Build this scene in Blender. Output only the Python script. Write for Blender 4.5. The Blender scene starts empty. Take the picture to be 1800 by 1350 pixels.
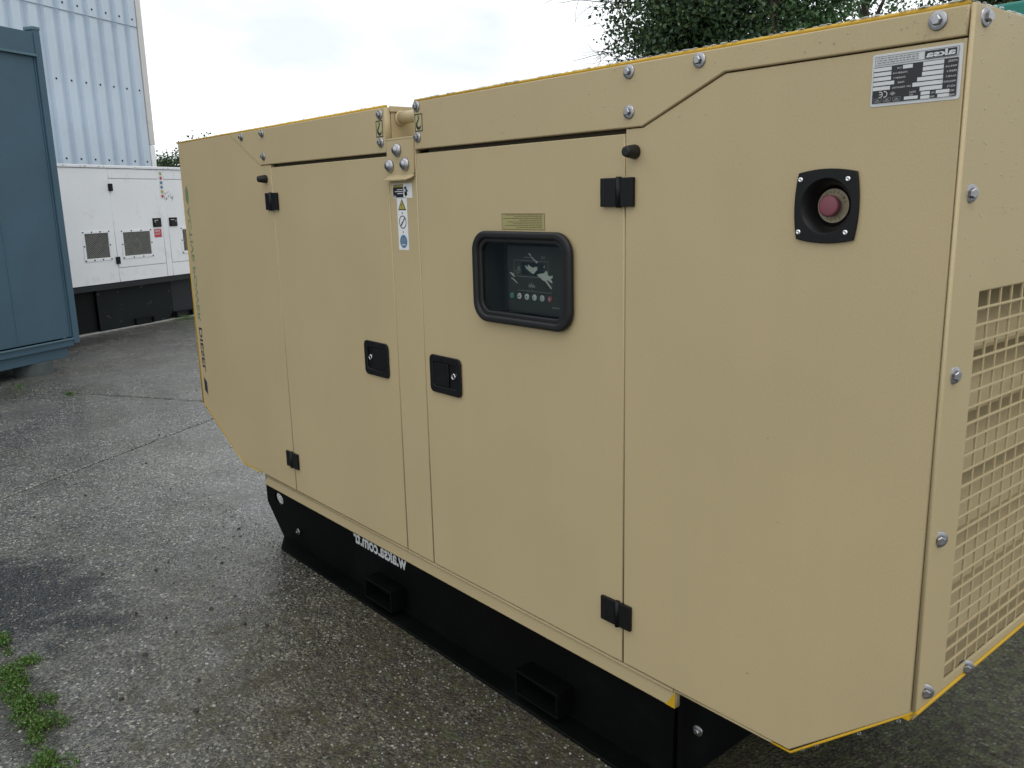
import bpy, bmesh, math, random
import numpy as np
from mathutils import Vector, Matrix
from mathutils.geometry import tessellate_polygon
random.seed(7); RNG = np.random.default_rng(11)
scene = bpy.context.scene
COL = scene.collection

# ---------------------------------------------------------------- camera
cd = bpy.data.cameras.new('camera'); cam = bpy.data.objects.new('camera', cd); COL.objects.link(cam)
cd.sensor_fit = 'HORIZONTAL'; cd.sensor_width = 36.0; cd.lens = 1507.99 / 1800 * 36.0
cd.clip_start = 0.05; cd.clip_end = 1500
yaw, pitch, roll = (math.radians(a) for a in (50.1223, -12.2693, -1.3473))
fwd = Vector((-math.sin(yaw) * math.cos(pitch), math.cos(yaw) * math.cos(pitch), math.sin(pitch)))
rgt = Vector((math.cos(yaw), math.sin(yaw), 0)); upv = rgt.cross(fwd)
r2 = rgt * math.cos(roll) + upv * math.sin(roll); u2 = -rgt * math.sin(roll) + upv * math.cos(roll)
CAM = Vector((0.5774, -1.3748, 1.4870))
M = Matrix((r2, u2, -fwd)).transposed().to_4x4(); M.translation = CAM
cam.matrix_world = M; scene.camera = cam

# ---------------------------------------------------------------- sky, sun, exposure
SUN_EL, SUN_AZ = math.radians(55), math.radians(125)
w = bpy.data.worlds.new('World'); scene.world = w; w.use_nodes = True
nt = w.node_tree; N = nt.nodes; Lk = nt.links
bg = N['Background']
sky = N.new('ShaderNodeTexSky'); sky.sky_type = 'NISHITA'; sky.sun_disc = False
sky.sun_elevation = SUN_EL; sky.sun_rotation = SUN_AZ; sky.dust_density = 3.0; sky.air_density = 1.0
tc = N.new('ShaderNodeTexCoord')
ns = N.new('ShaderNodeTexNoise'); ns.inputs['Scale'].default_value = 2.2; ns.inputs['Detail'].default_value = 5
ns.inputs['Roughness'].default_value = .5
mp = N.new('ShaderNodeMapping'); mp.inputs['Scale'].default_value = (1, 1, 2.4); mp.inputs['Location'].default_value = (.35, .9, .2)
Lk.new(tc.outputs['Generated'], mp.inputs['Vector']); Lk.new(mp.outputs[0], ns.inputs['Vector'])
cr = N.new('ShaderNodeValToRGB')           # cloud deck: brighter and greyer parts
cr.color_ramp.elements[0].position = .40; cr.color_ramp.elements[0].color = (6.4, 6.75, 6.9, 1)
cr.color_ramp.elements[1].position = .60; cr.color_ramp.elements[1].color = (9.8, 10.2, 10.3, 1)
Lk.new(ns.outputs['Fac'], cr.inputs['Fac'])
mx = N.new('ShaderNodeMix'); mx.data_type = 'RGBA'; mx.inputs['Factor'].default_value = .92
Lk.new(sky.outputs[0], mx.inputs['A']); Lk.new(cr.outputs[0], mx.inputs['B'])
Lk.new(mx.outputs['Result'], bg.inputs['Color']); bg.inputs['Strength'].default_value = 0.15
sl = bpy.data.lights.new('sun', 'SUN'); so = bpy.data.objects.new('sun', sl); COL.objects.link(so)
sl.energy = 0.6; sl.angle = math.radians(35); sl.color = (1, .97, .92)
sd = Vector((math.sin(SUN_AZ) * math.cos(SUN_EL), math.cos(SUN_AZ) * math.cos(SUN_EL), math.sin(SUN_EL)))
so.rotation_euler = sd.to_track_quat('Z', 'Y').to_euler(); so.location = (0, -4, 9)
vs = scene.view_settings
vs.view_transform = 'Standard'; vs.look = 'None'; vs.exposure = 0; vs.gamma = 1; vs.use_curve_mapping = False

# ---------------------------------------------------------------- materials
MT = {}
def mat(name, col, rough=.5, metal=0., var=0., vscale=6., bump=0., bscale=200., spec=.5, coat=0., stain=None, stscale=3., stpos=(.55, .75)):
    m = bpy.data.materials.new(name); m.use_nodes = True; n = m.node_tree.nodes; l = m.node_tree.links
    b = n['Principled BSDF']; b.inputs['Roughness'].default_value = rough; b.inputs['Metallic'].default_value = metal
    b.inputs['Specular IOR Level'].default_value = spec; b.inputs['Coat Weight'].default_value = coat
    b.inputs['Base Color'].default_value = (*col, 1)
    t = n.new('ShaderNodeTexCoord')
    src = None
    if var:
        z = n.new('ShaderNodeTexNoise'); z.inputs['Scale'].default_value = vscale; z.inputs['Detail'].default_value = 6
        l.new(t.outputs['Object'], z.inputs['Vector'])
        r = n.new('ShaderNodeValToRGB'); r.color_ramp.elements[0].position = .3; r.color_ramp.elements[1].position = .7
        r.color_ramp.elements[0].color = (*[c * (1 - var) for c in col], 1); r.color_ramp.elements[1].color = (*[min(1, c * (1 + var)) for c in col], 1)
        l.new(z.outputs['Fac'], r.inputs['Fac']); src = r.outputs[0]
        rr = n.new('ShaderNodeMapRange'); rr.inputs['To Min'].default_value = max(0, rough - .1); rr.inputs['To Max'].default_value = min(1, rough + .12)
        l.new(z.outputs['Fac'], rr.inputs['Value']); l.new(rr.outputs[0], b.inputs['Roughness'])
    if stain:
        z = n.new('ShaderNodeTexNoise'); z.inputs['Scale'].default_value = stscale; z.inputs['Detail'].default_value = 9; z.inputs['Roughness'].default_value = .65
        l.new(t.outputs['Object'], z.inputs['Vector'])
        r = n.new('ShaderNodeValToRGB'); r.color_ramp.elements[0].position = stpos[0]; r.color_ramp.elements[1].position = stpos[1]
        r.color_ramp.elements[0].color = (0, 0, 0, 1)
        l.new(z.outputs['Fac'], r.inputs['Fac'])
        x = n.new('ShaderNodeMix'); x.data_type = 'RGBA'; x.inputs['A'].default_value = (*col, 1); x.inputs['B'].default_value = (*stain, 1)
        if src: l.new(src, x.inputs['A'])
        l.new(r.outputs[0], x.inputs['Factor']); src = x.outputs['Result']
    if src: l.new(src, b.inputs['Base Color'])
    if bump:
        z = n.new('ShaderNodeTexNoise'); z.inputs['Scale'].default_value = bscale; z.inputs['Detail'].default_value = 3
        l.new(t.outputs['Object'], z.inputs['Vector'])
        bp = n.new('ShaderNodeBump'); bp.inputs['Strength'].default_value = bump; bp.inputs['Distance'].default_value = .002
        l.new(z.outputs['Fac'], bp.inputs['Height']); l.new(bp.outputs[0], b.inputs['Normal'])
    MT[name] = m; return m
def tan_paint():
    m = mat('tan_film', (.466, .371, .213), .48, var=.03, spec=.4, vscale=2.5, bump=.05, bscale=420)
    n = m.node_tree.nodes; l = m.node_tree.links; b = n['Principled BSDF']
    old = b.inputs['Base Color'].links[0].from_socket
    t = n.new('ShaderNodeTexCoord'); v = n.new('ShaderNodeTexNoise'); v.inputs['Scale'].default_value = 260; v.inputs['Detail'].default_value = 2
    l.new(t.outputs['Object'], v.inputs['Vector'])
    r = n.new('ShaderNodeMapRange'); r.inputs['From Min'].default_value = .35; r.inputs['From Max'].default_value = .65
    r.inputs['To Min'].default_value = .965; r.inputs['To Max'].default_value = 1.03
    l.new(v.outputs['Fac'], r.inputs['Value'])
    x = n.new('ShaderNodeMix'); x.data_type = 'RGBA'; x.blend_type = 'MULTIPLY'; x.inputs['Factor'].default_value = 1
    l.new(old, x.inputs['A']); l.new(r.outputs[0], x.inputs['B'])
    sm = n.new('ShaderNodeMapping'); sm.inputs['Scale'].default_value = (16, 16, .7); l.new(t.outputs['Object'], sm.inputs['Vector'])
    sv = n.new('ShaderNodeTexNoise'); sv.inputs['Scale'].default_value = 1; sv.inputs['Detail'].default_value = 5; l.new(sm.outputs[0], sv.inputs['Vector'])
    sr = n.new('ShaderNodeMapRange'); sr.inputs['From Min'].default_value = .3; sr.inputs['From Max'].default_value = .7; sr.inputs['To Min'].default_value = .988; sr.inputs['To Max'].default_value = 1.008; l.new(sv.outputs['Fac'], sr.inputs['Value'])
    x2_ = n.new('ShaderNodeMix'); x2_.data_type = 'RGBA'; x2_.blend_type = 'MULTIPLY'; x2_.inputs['Factor'].default_value = 1
    l.new(x.outputs['Result'], x2_.inputs['A']); l.new(sr.outputs[0], x2_.inputs['B']); x = x2_
    wv = n.new('ShaderNodeTexNoise'); wv.inputs['Scale'].default_value = 3.5; wv.inputs['Detail'].default_value = 1; l.new(t.outputs['Object'], wv.inputs['Vector'])
    wb = n.new('ShaderNodeBump'); wb.inputs['Strength'].default_value = .10; wb.inputs['Distance'].default_value = .02; l.new(wv.outputs['Fac'], wb.inputs['Height'])
    ob = b.inputs['Normal'].links[0].from_node; l.new(wb.outputs[0], ob.inputs['Normal'])
    # scattered dark specks in the film
    s = n.new('ShaderNodeTexVoronoi'); s.inputs['Scale'].default_value = 26; l.new(t.outputs['Object'], s.inputs['Vector'])
    lt = n.new('ShaderNodeMath'); lt.operation = 'LESS_THAN'; lt.inputs[1].default_value = .045; l.new(s.outputs['Distance'], lt.inputs[0])
    ml = n.new('ShaderNodeMath'); ml.operation = 'MULTIPLY'; ml.inputs[1].default_value = .16; l.new(lt.outputs[0], ml.inputs[0])
    y = n.new('ShaderNodeMix'); y.data_type = 'RGBA'; y.inputs['B'].default_value = (.16, .12, .07, 1)
    l.new(ml.outputs[0], y.inputs['Factor']); l.new(x.outputs['Result'], y.inputs['A']); l.new(y.outputs['Result'], b.inputs['Base Color'])
tan_paint()
mat('yellow_paint', (.56, .33, .012), .35, var=.06, vscale=9)
mat('core_dark', (.07, .055, .035), .7)
mat('black_plastic', (.0055, .0055, .006), .42, spec=.25, var=.2, vscale=30, bump=.12, bscale=500)
mat('black_rubber', (.0085, .0085, .009), .5, spec=.4, bump=.15, bscale=600)
mat('black_paint', (.0020, .0024, .0022), .6, spec=.12, var=.3, vscale=5, bump=.1, bscale=60, stain=(.005, .009, .0075), stscale=5, stpos=(.5, .8))
mat('steel_zinc', (.36, .36, .375), .33, 1.0, var=.2, vscale=60)
mat('chrome', (.72, .72, .73), .12, 1.0)
mat('white_print', (.72, .73, .74), .45)
mat('plate_silver', (.60, .61, .62), .38, var=.05, vscale=40)
mat('black_print', (.010, .010, .011), .4)
mat('olive_print', (.115, .085, .03), .5)
mat('pale_olive', (.34, .30, .13), .5)
mat('sticker_yellow', (.42, .36, .06), .45)
mat('hook_ground', (.42, .385, .20), .45)
mat('purple_grey', (.10, .085, .11), .5)
mat('sticker_blue', (.09, .19, .33), .45)
mat('green_letter', (.165, .225, .115), .45)
mat('dark_letter', (.030, .032, .045), .45)
mat('button_red', (.20, .055, .075), .5, var=.08, vscale=60)
mat('panel_face', (.040, .040, .037), .4, bump=.05)
mat('recess_dark', (.055, .053, .048), .55)
mat('lcd', (.030, .038, .042), .2)
mat('print_grey', (.22, .23, .23), .5)
mat('button_white', (.58, .60, .60), .4)
mat('button_green', (.10, .28, .20), .4)
mat('button_redlit', (.30, .06, .09), .4)
mat('tape_scrap', (.55, .56, .51), .4)
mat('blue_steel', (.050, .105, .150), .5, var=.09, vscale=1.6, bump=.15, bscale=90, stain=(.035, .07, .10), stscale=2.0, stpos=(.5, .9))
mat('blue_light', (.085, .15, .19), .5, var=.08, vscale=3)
mat('white_steel', (.83, .835, .86), .4, var=.03, vscale=2.0, stain=(.50, .47, .43), stscale=4.0, stpos=(.56, .95))
mat('seam_rust', (.33, .29, .27), .7)
mat('mesh_metal', (.36, .355, .33), .5, .0, var=.2, vscale=20)
mat('base_green', (.005, .009, .009), .5, spec=.2, var=.35, vscale=2.5, stain=(.22, .23, .23), stscale=9.0, stpos=(.62, .72))
mat('base_black', (.004, .0045, .005), .6, spec=.2)
mat('rail_grey', (.016, .019, .022), .5, spec=.3)
mat('worn_edge', (.40, .38, .37), .6, var=.3, vscale=12)
mat('red_sign', (.50, .055, .075), .5)
mat('cladding', (.52, .60, .69), .38, var=.06, vscale=.9, stain=(.40, .48, .56), stscale=1.5, stpos=(.5, .9))
mat('cladding_lap', (.16, .19, .22), .6)
mat('flashing', (.62, .60, .58), .5, var=.06, vscale=3, stain=(.35, .25, .22), stscale=3, stpos=(.60, .8))
mat('roof_sheet', (.28, .30, .32), .5)
mat('concrete_block', (.075, .085, .085), .8, var=.2, vscale=14, bump=.5, bscale=70)
mat('teal_steel', (.012, .20, .155), .42, var=.07, vscale=3)
mat('bark', (.055, .045, .035), .9, var=.4, vscale=9, bump=.6, bscale=30)
mat('debris', (.028, .024, .02), .7, var=.4, vscale=20)
mat('grout_dark', (.03, .03, .028), .8)

def water_mat():
    m = bpy.data.materials.new('water_drop'); m.use_nodes = True; n = m.node_tree.nodes; l = m.node_tree.links
    n.remove(n['Principled BSDF']); tr = n.new('ShaderNodeBsdfTransparent'); tr.inputs[0].default_value = (.93, .94, .94, 1)
    gl = n.new('ShaderNodeBsdfGlossy'); gl.inputs['Roughness'].default_value = .04
    lw = n.new('ShaderNodeLayerWeight'); lw.inputs[0].default_value = .35; mixs = n.new('ShaderNodeMixShader'); l.new(lw.outputs['Facing'], mixs.inputs[0])
    l.new(tr.outputs[0], mixs.inputs[1]); l.new(gl.outputs[0], mixs.inputs[2]); l.new(mixs.outputs[0], n['Material Output'].inputs[0]); MT['water_drop'] = m
water_mat()
def pane_mat():
    m = bpy.data.materials.new('clear_pane'); m.use_nodes = True; n = m.node_tree.nodes; l = m.node_tree.links
    n.remove(n['Principled BSDF']); o = n['Material Output']
    tr = n.new('ShaderNodeBsdfTransparent'); tr.inputs[0].default_value = (.86, .88, .87, 1)
    gl = n.new('ShaderNodeBsdfGlossy'); gl.inputs['Roughness'].default_value = .06
    lw = n.new('ShaderNodeLayerWeight'); lw.inputs[0].default_value = .5; pw = n.new('ShaderNodeMath'); pw.operation = 'POWER'; pw.inputs[1].default_value = 4; l.new(lw.outputs['Facing'], pw.inputs[0])
    fr = n.new('ShaderNodeMath'); fr.operation = 'MULTIPLY_ADD'; fr.inputs[1].default_value = .6; fr.inputs[2].default_value = .035; l.new(pw.outputs[0], fr.inputs[0])
    mixs = n.new('ShaderNodeMixShader'); l.new(fr.outputs[0], mixs.inputs[0]); l.new(tr.outputs[0], mixs.inputs[1]); l.new(gl.outputs[0], mixs.inputs[2])
    l.new(mixs.outputs[0], o.inputs[0]); MT['clear_pane'] = m
pane_mat()
def leaf_mat(name, c0, c1, c2):
    m = bpy.data.materials.new(name); m.use_nodes = True; n = m.node_tree.nodes; l = m.node_tree.links
    b = n['Principled BSDF']; b.inputs['Roughness'].default_value = .45
    g = n.new('ShaderNodeNewGeometry'); r = n.new('ShaderNodeValToRGB')
    r.color_ramp.elements[0].color = (*c0, 1); r.color_ramp.elements[1].color = (*c2, 1)
    e = r.color_ramp.elements.new(.6); e.color = (*c1, 1)
    l.new(g.outputs['Random Per Island'], r.inputs['Fac']); l.new(r.outputs[0], b.inputs['Base Color'])
    t = n.new('ShaderNodeBsdfTranslucent'); l.new(r.outputs[0], t.inputs[0])
    x = n.new('ShaderNodeMixShader'); x.inputs[0].default_value = .25
    l.new(b.outputs[0], x.inputs[1]); l.new(t.outputs[0], x.inputs[2]); l.new(x.outputs[0], n['Material Output'].inputs[0])
    MT[name] = m
leaf_mat('leaf_ivy', (.026, .058, .028), (.06, .11, .05), (.14, .19, .065))
leaf_mat('leaf_mid', (.05, .12, .045), (.09, .18, .07), (.17, .26, .10))
leaf_mat('leaf_bush', (.03, .06, .018), (.05, .095, .03), (.10, .14, .05))
leaf_mat('leaf_weed', (.08, .085, .025), (.065, .17, .028), (.15, .27, .055))

def ground_mat():
    m = bpy.data.materials.new('wet_aggregate'); m.use_nodes = True; n = m.node_tree.nodes; l = m.node_tree.links
    b = n['Principled BSDF']; t = n.new('ShaderNodeTexCoord'); P = t.outputs['Object']
    def noise(s, d=4, ro=.55):
        z = n.new('ShaderNodeTexNoise'); z.inputs['Scale'].default_value = s; z.inputs['Detail'].default_value = d; z.inputs['Roughness'].default_value = ro
        l.new(P, z.inputs['Vector']); return z.outputs['Fac']
    def ramp(src, stops):
        r = n.new('ShaderNodeValToRGB'); e = r.color_ramp.elements
        e[0].position, e[0].color = stops[0][0], (*stops[0][1], 1); e[1].position, e[1].color = stops[-1][0], (*stops[-1][1], 1)
        for p, c in stops[1:-1]:
            q = e.new(p); q.color = (*c, 1)
        l.new(src, r.inputs['Fac']); return r.outputs[0]
    def mix(f, a, bb, bt='MIX'):
        x = n.new('ShaderNodeMix'); x.data_type = 'RGBA'; x.blend_type = bt
        for s, v in (('Factor', f), ('A', a), ('B', bb)):
            if hasattr(v, 'is_linked'): l.new(v, x.inputs[s])
            else: x.inputs[s].default_value = v
        return x.outputs['Result']
    def maths(op, a, bb):
        x = n.new('ShaderNodeMath'); x.operation = op
        for i, v in enumerate((a, bb)):
            if hasattr(v, 'is_linked'): l.new(v, x.inputs[i])
            else: x.inputs[i].default_value = v
        return x.outputs[0]
    warp = n.new('ShaderNodeMix'); warp.data_type = 'VECTOR'; warp.inputs['Factor'].default_value = .006
    wn = n.new('ShaderNodeTexNoise'); wn.inputs['Scale'].default_value = 60; l.new(P, wn.inputs['Vector'])
    l.new(P, warp.inputs['A']); l.new(wn.outputs['Color'], warp.inputs['B'])
    vo = n.new('ShaderNodeTexVoronoi'); vo.inputs['Scale'].default_value = 88; l.new(warp.outputs['Result'], vo.inputs['Vector'])
    vo2 = n.new('ShaderNodeTexVoronoi'); vo2.inputs['Scale'].default_value = 190; l.new(P, vo2.inputs['Vector'])
    sp = n.new('ShaderNodeSeparateColor'); l.new(vo.outputs['Color'], sp.inputs[0])
    sp2 = n.new('ShaderNodeSeparateColor'); l.new(vo2.outputs['Color'], sp2.inputs[0])
    stone = ramp(sp.outputs[0], [(0, (.05, .05, .05)), (.3, (.12, .118, .115)), (.55, (.21, .205, .195)), (.75, (.28, .26, .22)), (.9, (.42, .41, .38)), (1, (.66, .65, .62))])
    fine = ramp(sp2.outputs[0], [(0, (.04, .04, .038)), (.6, (.13, .128, .12)), (1, (.32, .31, .29))])
    isst = ramp(maths('MULTIPLY', vo.outputs['Distance'], 1.0), [(.42, (1, 1, 1)), (.58, (0, 0, 0))])
    c = mix(isst, fine, stone)
    big = noise(.55, 6, .6)
    c = mix(1.0, c, ramp(big, [(.3, (.60, .61, .62)), (.5, (.82, .815, .80)), (.7, (1.0, .98, .95))]), 'MULTIPLY')
    mid = noise(3.3, 5, .6)
    c = mix(1.0, c, ramp(mid, [(.3, (.72, .72, .72)), (.7, (1.15, 1.15, 1.14))]), 'MULTIPLY')
    # dark pits where the surface has worn away
    pv = n.new('ShaderNodeTexVoronoi'); pv.inputs['Scale'].default_value = 46; pv.inputs['Randomness'].default_value = 1; l.new(warp.outputs['Result'], pv.inputs['Vector'])
    psp = n.new('ShaderNodeSeparateColor'); l.new(pv.outputs['Color'], psp.inputs[0])
    pit = maths('MULTIPLY', maths('LESS_THAN', pv.outputs['Distance'], .36), maths('GREATER_THAN', psp.outputs[1], .62))
    pit = maths('MULTIPLY', pit, maths('GREATER_THAN', noise(7, 3), .40))
    c = mix(maths('MULTIPLY', pit, .75), c, (.022, .022, .021, 1))
    # algae / brown grime, thickest round the near end of the generator
    mo = n.new('ShaderNodeMapping'); mo.vector_type = 'TEXTURE'; mo.inputs['Location'].default_value = (-.2, 1.2, 0); mo.inputs['Scale'].default_value = (2.6, 2.6, 1)
    l.new(P, mo.inputs['Vector']); mol = n.new('ShaderNodeVectorMath'); mol.operation = 'LENGTH'; l.new(mo.outputs[0], mol.inputs[0])
    mq = maths('ADD', mol.outputs['Value'], maths('MULTIPLY', maths('SUBTRACT', noise(9, 8, .7), .5), 2.2))
    mossc = ramp(noise(26, 5, .65), [(.34, (.055, .024, .012)), (.46, (.03, .026, .014)), (.54, (.085, .075, .03)), (.66, (.05, .075, .022))])
    mossm = ramp(mq, [(.6, (.72, .72, .72)), (1.15, (0, 0, 0))])
    c = mix(mossm, c, mossc)
    c = mix(ramp(noise(1.3, 7, .65), [(.50, (0, 0, 0)), (.72, (.55, .55, .55))]), c, (.075, .068, .032, 1))
    # outlined patches: wet, oily ones, soil, and grime with painted shade by the base
    def patch(cx, cy, rx, ry, ang, s=1.0):
        mpn = n.new('ShaderNodeMapping'); mpn.vector_type = 'TEXTURE'
        mpn.inputs['Location'].default_value = (cx, cy, 0); mpn.inputs['Rotation'].default_value = (0, 0, ang); mpn.inputs['Scale'].default_value = (rx, ry, 1)
        l.new(P, mpn.inputs['Vector']); ln = n.new('ShaderNodeVectorMath'); ln.operation = 'LENGTH'; l.new(mpn.outputs[0], ln.inputs[0])
        q = maths('ADD', ln.outputs['Value'], maths('MULTIPLY', maths('SUBTRACT', noise(5.5, 7, .65), .5), 2.0))
        return ramp(q, [(.55, (s, s, s)), (1.0, (0, 0, 0))])
    pa = patch(-3.15, -.90, .80, .33, .22)
    pb = patch(-9.6, .55, 1.6, .35, 2.05, .6)
    pc = patch(-3.6, -2.1, 1.6, .7, .3, .7)
    pd = patch(-1.5, .05, 2.2, 1.1, 0, .85)  # wet grime plus occlusion shade painted into the colour around the generator base
    pe = patch(-2.2, -1.03, .75, .10, -.04, .8); c = mix(pe, c, (.030, .028, .022, 1))
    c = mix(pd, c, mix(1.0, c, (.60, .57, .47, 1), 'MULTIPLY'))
    pm = mix(1.0, mix(1.0, pa, pb, 'LIGHTEN'), pc, 'LIGHTEN')
    dk = mix(isst, (.09, .10, .11, 1), (.26, .27, .28, 1))
    c = mix(pm, c, mix(1.0, c, dk, 'MULTIPLY'))
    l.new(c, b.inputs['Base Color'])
    wet = noise(1.7, 5, .6)
    ro = n.new('ShaderNodeMapRange'); ro.inputs['From Min'].default_value = .3; ro.inputs['From Max'].default_value = .7
    ro.inputs['To Min'].default_value = .15; ro.inputs['To Max'].default_value = .36; l.new(wet, ro.inputs['Value'])
    l.new(mix(mossm, mix(pm, ro.outputs[0], (.14, .14, .14, 1)), (.95, .95, .95, 1)), b.inputs['Roughness'])
    b.inputs['Specular IOR Level'].default_value = .5
    b.inputs['Coat Roughness'].default_value = .24; b.inputs['Coat IOR'].default_value = 1.33
    film = ramp(noise(2.4, 6, .65), [(.3, (.2, .2, .2)), (.65, (.42, .42, .42))]); l.new(mix(mossm, film, (0, 0, 0, 1)), b.inputs['Coat Weight'])   # thin film of rain water
    h = maths('ADD', maths('MULTIPLY', maths('SUBTRACT', 1.0, vo.outputs['Distance']), .6), maths('MULTIPLY', maths('SUBTRACT', 1.0, vo2.outputs['Distance']), .25))
    h = maths('ADD', h, maths('MULTIPLY', noise(14, 6, .6), .9)); h = maths('SUBTRACT', h, maths('MULTIPLY', pit, .5))
    bp = n.new('ShaderNodeBump'); bp.inputs['Strength'].default_value = .8; bp.inputs['Distance'].default_value = .009
    l.new(h, bp.inputs['Height']); l.new(bp.outputs[0], b.inputs['Normal'])
    MT['wet_aggregate'] = m
ground_mat()

# ---------------------------------------------------------------- mesh helpers
def tag(o, label, cat, group=None, kind=None):
    if label: o['label'] = label
    if cat: o['category'] = cat
    if group: o['group'] = group
    if kind: o['kind'] = kind
    return o
def link(name, me, parent=None, mats=None, smooth=False):
    if mats is not None:
        me.materials.clear()
        for k in ([mats] if isinstance(mats, str) else mats): me.materials.append(MT[k])
    if smooth: me.polygons.foreach_set('use_smooth', [True] * len(me.polygons))
    o = bpy.data.objects.new(name, me); COL.objects.link(o)
    if parent: o.parent = parent
    return o
def empty(name, loc=(0, 0, 0), rz=0):
    o = bpy.data.objects.new(name, None); COL.objects.link(o); o.location = loc; o.rotation_euler = (0, 0, rz)
    o.empty_display_size = .1
    return o
def bm_mesh(bm, name='m'):
    me = bpy.data.meshes.new(name); bm.to_mesh(me); bm.free(); return me
def box_bm(bm, x0, x1, y0, y1, z0, z1, bev=0):
    r = bmesh.ops.create_cube(bm, size=1)
    for v in r['verts']:
        v.co = Vector((x0 + (v.co.x + .5) * (x1 - x0), y0 + (v.co.y + .5) * (y1 - y0), z0 + (v.co.z + .5) * (z1 - z0)))
    if bev:
        es = list({e for v in r['verts'] for e in v.link_edges})
        bmesh.ops.bevel(bm, geom=es, offset=bev, segments=2, affect='EDGES', profile=.5)
def box(name, x0, x1, y0, y1, z0, z1, m, parent=None, bev=0):
    bm = bmesh.new(); box_bm(bm, min(x0, x1), max(x0, x1), min(y0, y1), max(y0, y1), min(z0, z1), max(z0, z1), bev)
    return link(name, bm_mesh(bm, name), parent, m)
def boxes(name, lst, m, parent=None, bev=0):
    bm = bmesh.new()
    for b in lst: box_bm(bm, *b, bev)
    return link(name, bm_mesh(bm, name), parent, m)
def frame(O, A, B):
    A = Vector(A); B = Vector(B); Nn = A.cross(B)
    m = Matrix((A, B, Nn)).transposed().to_4x4(); m.translation = Vector(O); return m
SIDE = lambda y: frame((0, y, 0), (1, 0, 0), (0, 0, 1))          # local (x, z), outward -y
ENDF = lambda x: frame((x, 0, 0), (0, 1, 0), (0, 0, 1))          # local (y, z), outward +x
def plate(name, loops, fr, t, m, parent=None, bev=.0015, res=1):
    """flat sheet with holes and softened edges; front face at local z = 0"""
    cu = bpy.data.curves.new('tmp', 'CURVE'); cu.dimensions = '2D'; cu.fill_mode = 'BOTH'
    cu.extrude = max(1e-5, t / 2 - bev); cu.bevel_depth = bev; cu.bevel_resolution = res; cu.offset = -bev
    for lp in loops:
        s = cu.splines.new('POLY'); s.points.add(len(lp) - 1)
        for i, p in enumerate(lp): s.points[i].co = (p[0], p[1], 0, 1)
        s.use_cyclic_u = True
    o = bpy.data.objects.new('tmp', cu); COL.objects.link(o)
    dg = bpy.context.evaluated_depsgraph_get(); dg.update()
    me = bpy.data.meshes.new_from_object(o.evaluated_get(dg)); me.name = name
    bpy.data.objects.remove(o); bpy.data.curves.remove(cu)
    me.transform(fr @ Matrix.Translation((0, 0, -t / 2)))
    return link(name, me, parent, m)
def rrect(x0, x1, z0, z1, r, n=7):
    P = []
    for cx, cz, a in ((x1 - r, z1 - r, 0), (x0 + r, z1 - r, 90), (x0 + r, z0 + r, 180), (x1 - r, z0 + r, 270)):
        for i in range(n + 1):
            t = math.radians(a + 90 * i / n); P.append((cx + r * math.cos(t), cz + r * math.sin(t)))
    return P
def circ(cx, cz, r, n=40): return [(cx + r * math.cos(2 * math.pi * i / n), cz + r * math.sin(2 * math.pi * i / n)) for i in range(n)]
def lathe_me(prof, n=32, name='lathe'):
    """profile of (radius, height) about local z"""
    bm = bmesh.new(); rings = []
    for r, h in prof:
        if r < 1e-6: rings.append([bm.verts.new((0, 0, h))])
        else: rings.append([bm.verts.new((r * math.cos(2 * math.pi * i / n), r * math.sin(2 * math.pi * i / n), h)) for i in range(n)])
    for a, b in zip(rings, rings[1:]):
        for i in range(n):
            j = (i + 1) % n
            if len(a) == 1 and len(b) == 1: continue
            if len(a) == 1: bm.faces.new((a[0], b[i], b[j]))
            elif len(b) == 1: bm.faces.new((a[i], a[j], b[0]))
            else: bm.faces.new((a[i], a[j], b[j], b[i]))
    bmesh.ops.recalc_face_normals(bm, faces=bm.faces)
    return bm_mesh(bm, name)
def tube_bm(bm, pts, rad, n=8, caps=True):
    pts = [Vector(p) for p in pts]; rings = []
    for i, p in enumerate(pts):
        d = (pts[min(i + 1, len(pts) - 1)] - pts[max(i - 1, 0)]).normalized()
        a = d.orthogonal().normalized() if i == 0 else (pa - d * pa.dot(d)).normalized()
        pa = a; b = d.cross(a); r = rad[i] if hasattr(rad, '__len__') else rad
        rings.append([bm.verts.new(p + (a * math.cos(2 * math.pi * k / n) + b * math.sin(2 * math.pi * k / n)) * r) for k in range(n)])
    for q, s in zip(rings, rings[1:]):
        for k in range(n): bm.faces.new((q[k], q[(k + 1) % n], s[(k + 1) % n], s[k]))
    if caps:
        bm.faces.new(rings[0][::-1]); bm.faces.new(rings[-1])
def tube(name, pts, rad, m, parent=None, n=12, smooth=True):
    bm = bmesh.new(); tube_bm(bm, pts, rad, n); me = bm_mesh(bm, name)
    o = link(name, me, parent, m, smooth)
    return o
TXT = {}
def text_polys(s, bold=0.):
    key = (s, bold)
    if key not in TXT:
        cu = bpy.data.curves.new('tmp', 'FONT'); cu.body = s; cu.size = 1; cu.resolution_u = 3; cu.offset = bold
        o = bpy.data.objects.new('tmp', cu); COL.objects.link(o)
        dg = bpy.context.evaluated_depsgraph_get(); dg.update()
        me = bpy.data.meshes.new_from_object(o.evaluated_get(dg))
        v = [tuple(p.co[:2]) for p in me.vertices]; f = [tuple(p.vertices) for p in me.polygons]
        bpy.data.objects.remove(o); bpy.data.curves.remove(cu); bpy.data.meshes.remove(me)
        wd = max(p[0] for p in v) if v else 0
        TXT[key] = (v, f, wd)
    return TXT[key]
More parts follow.
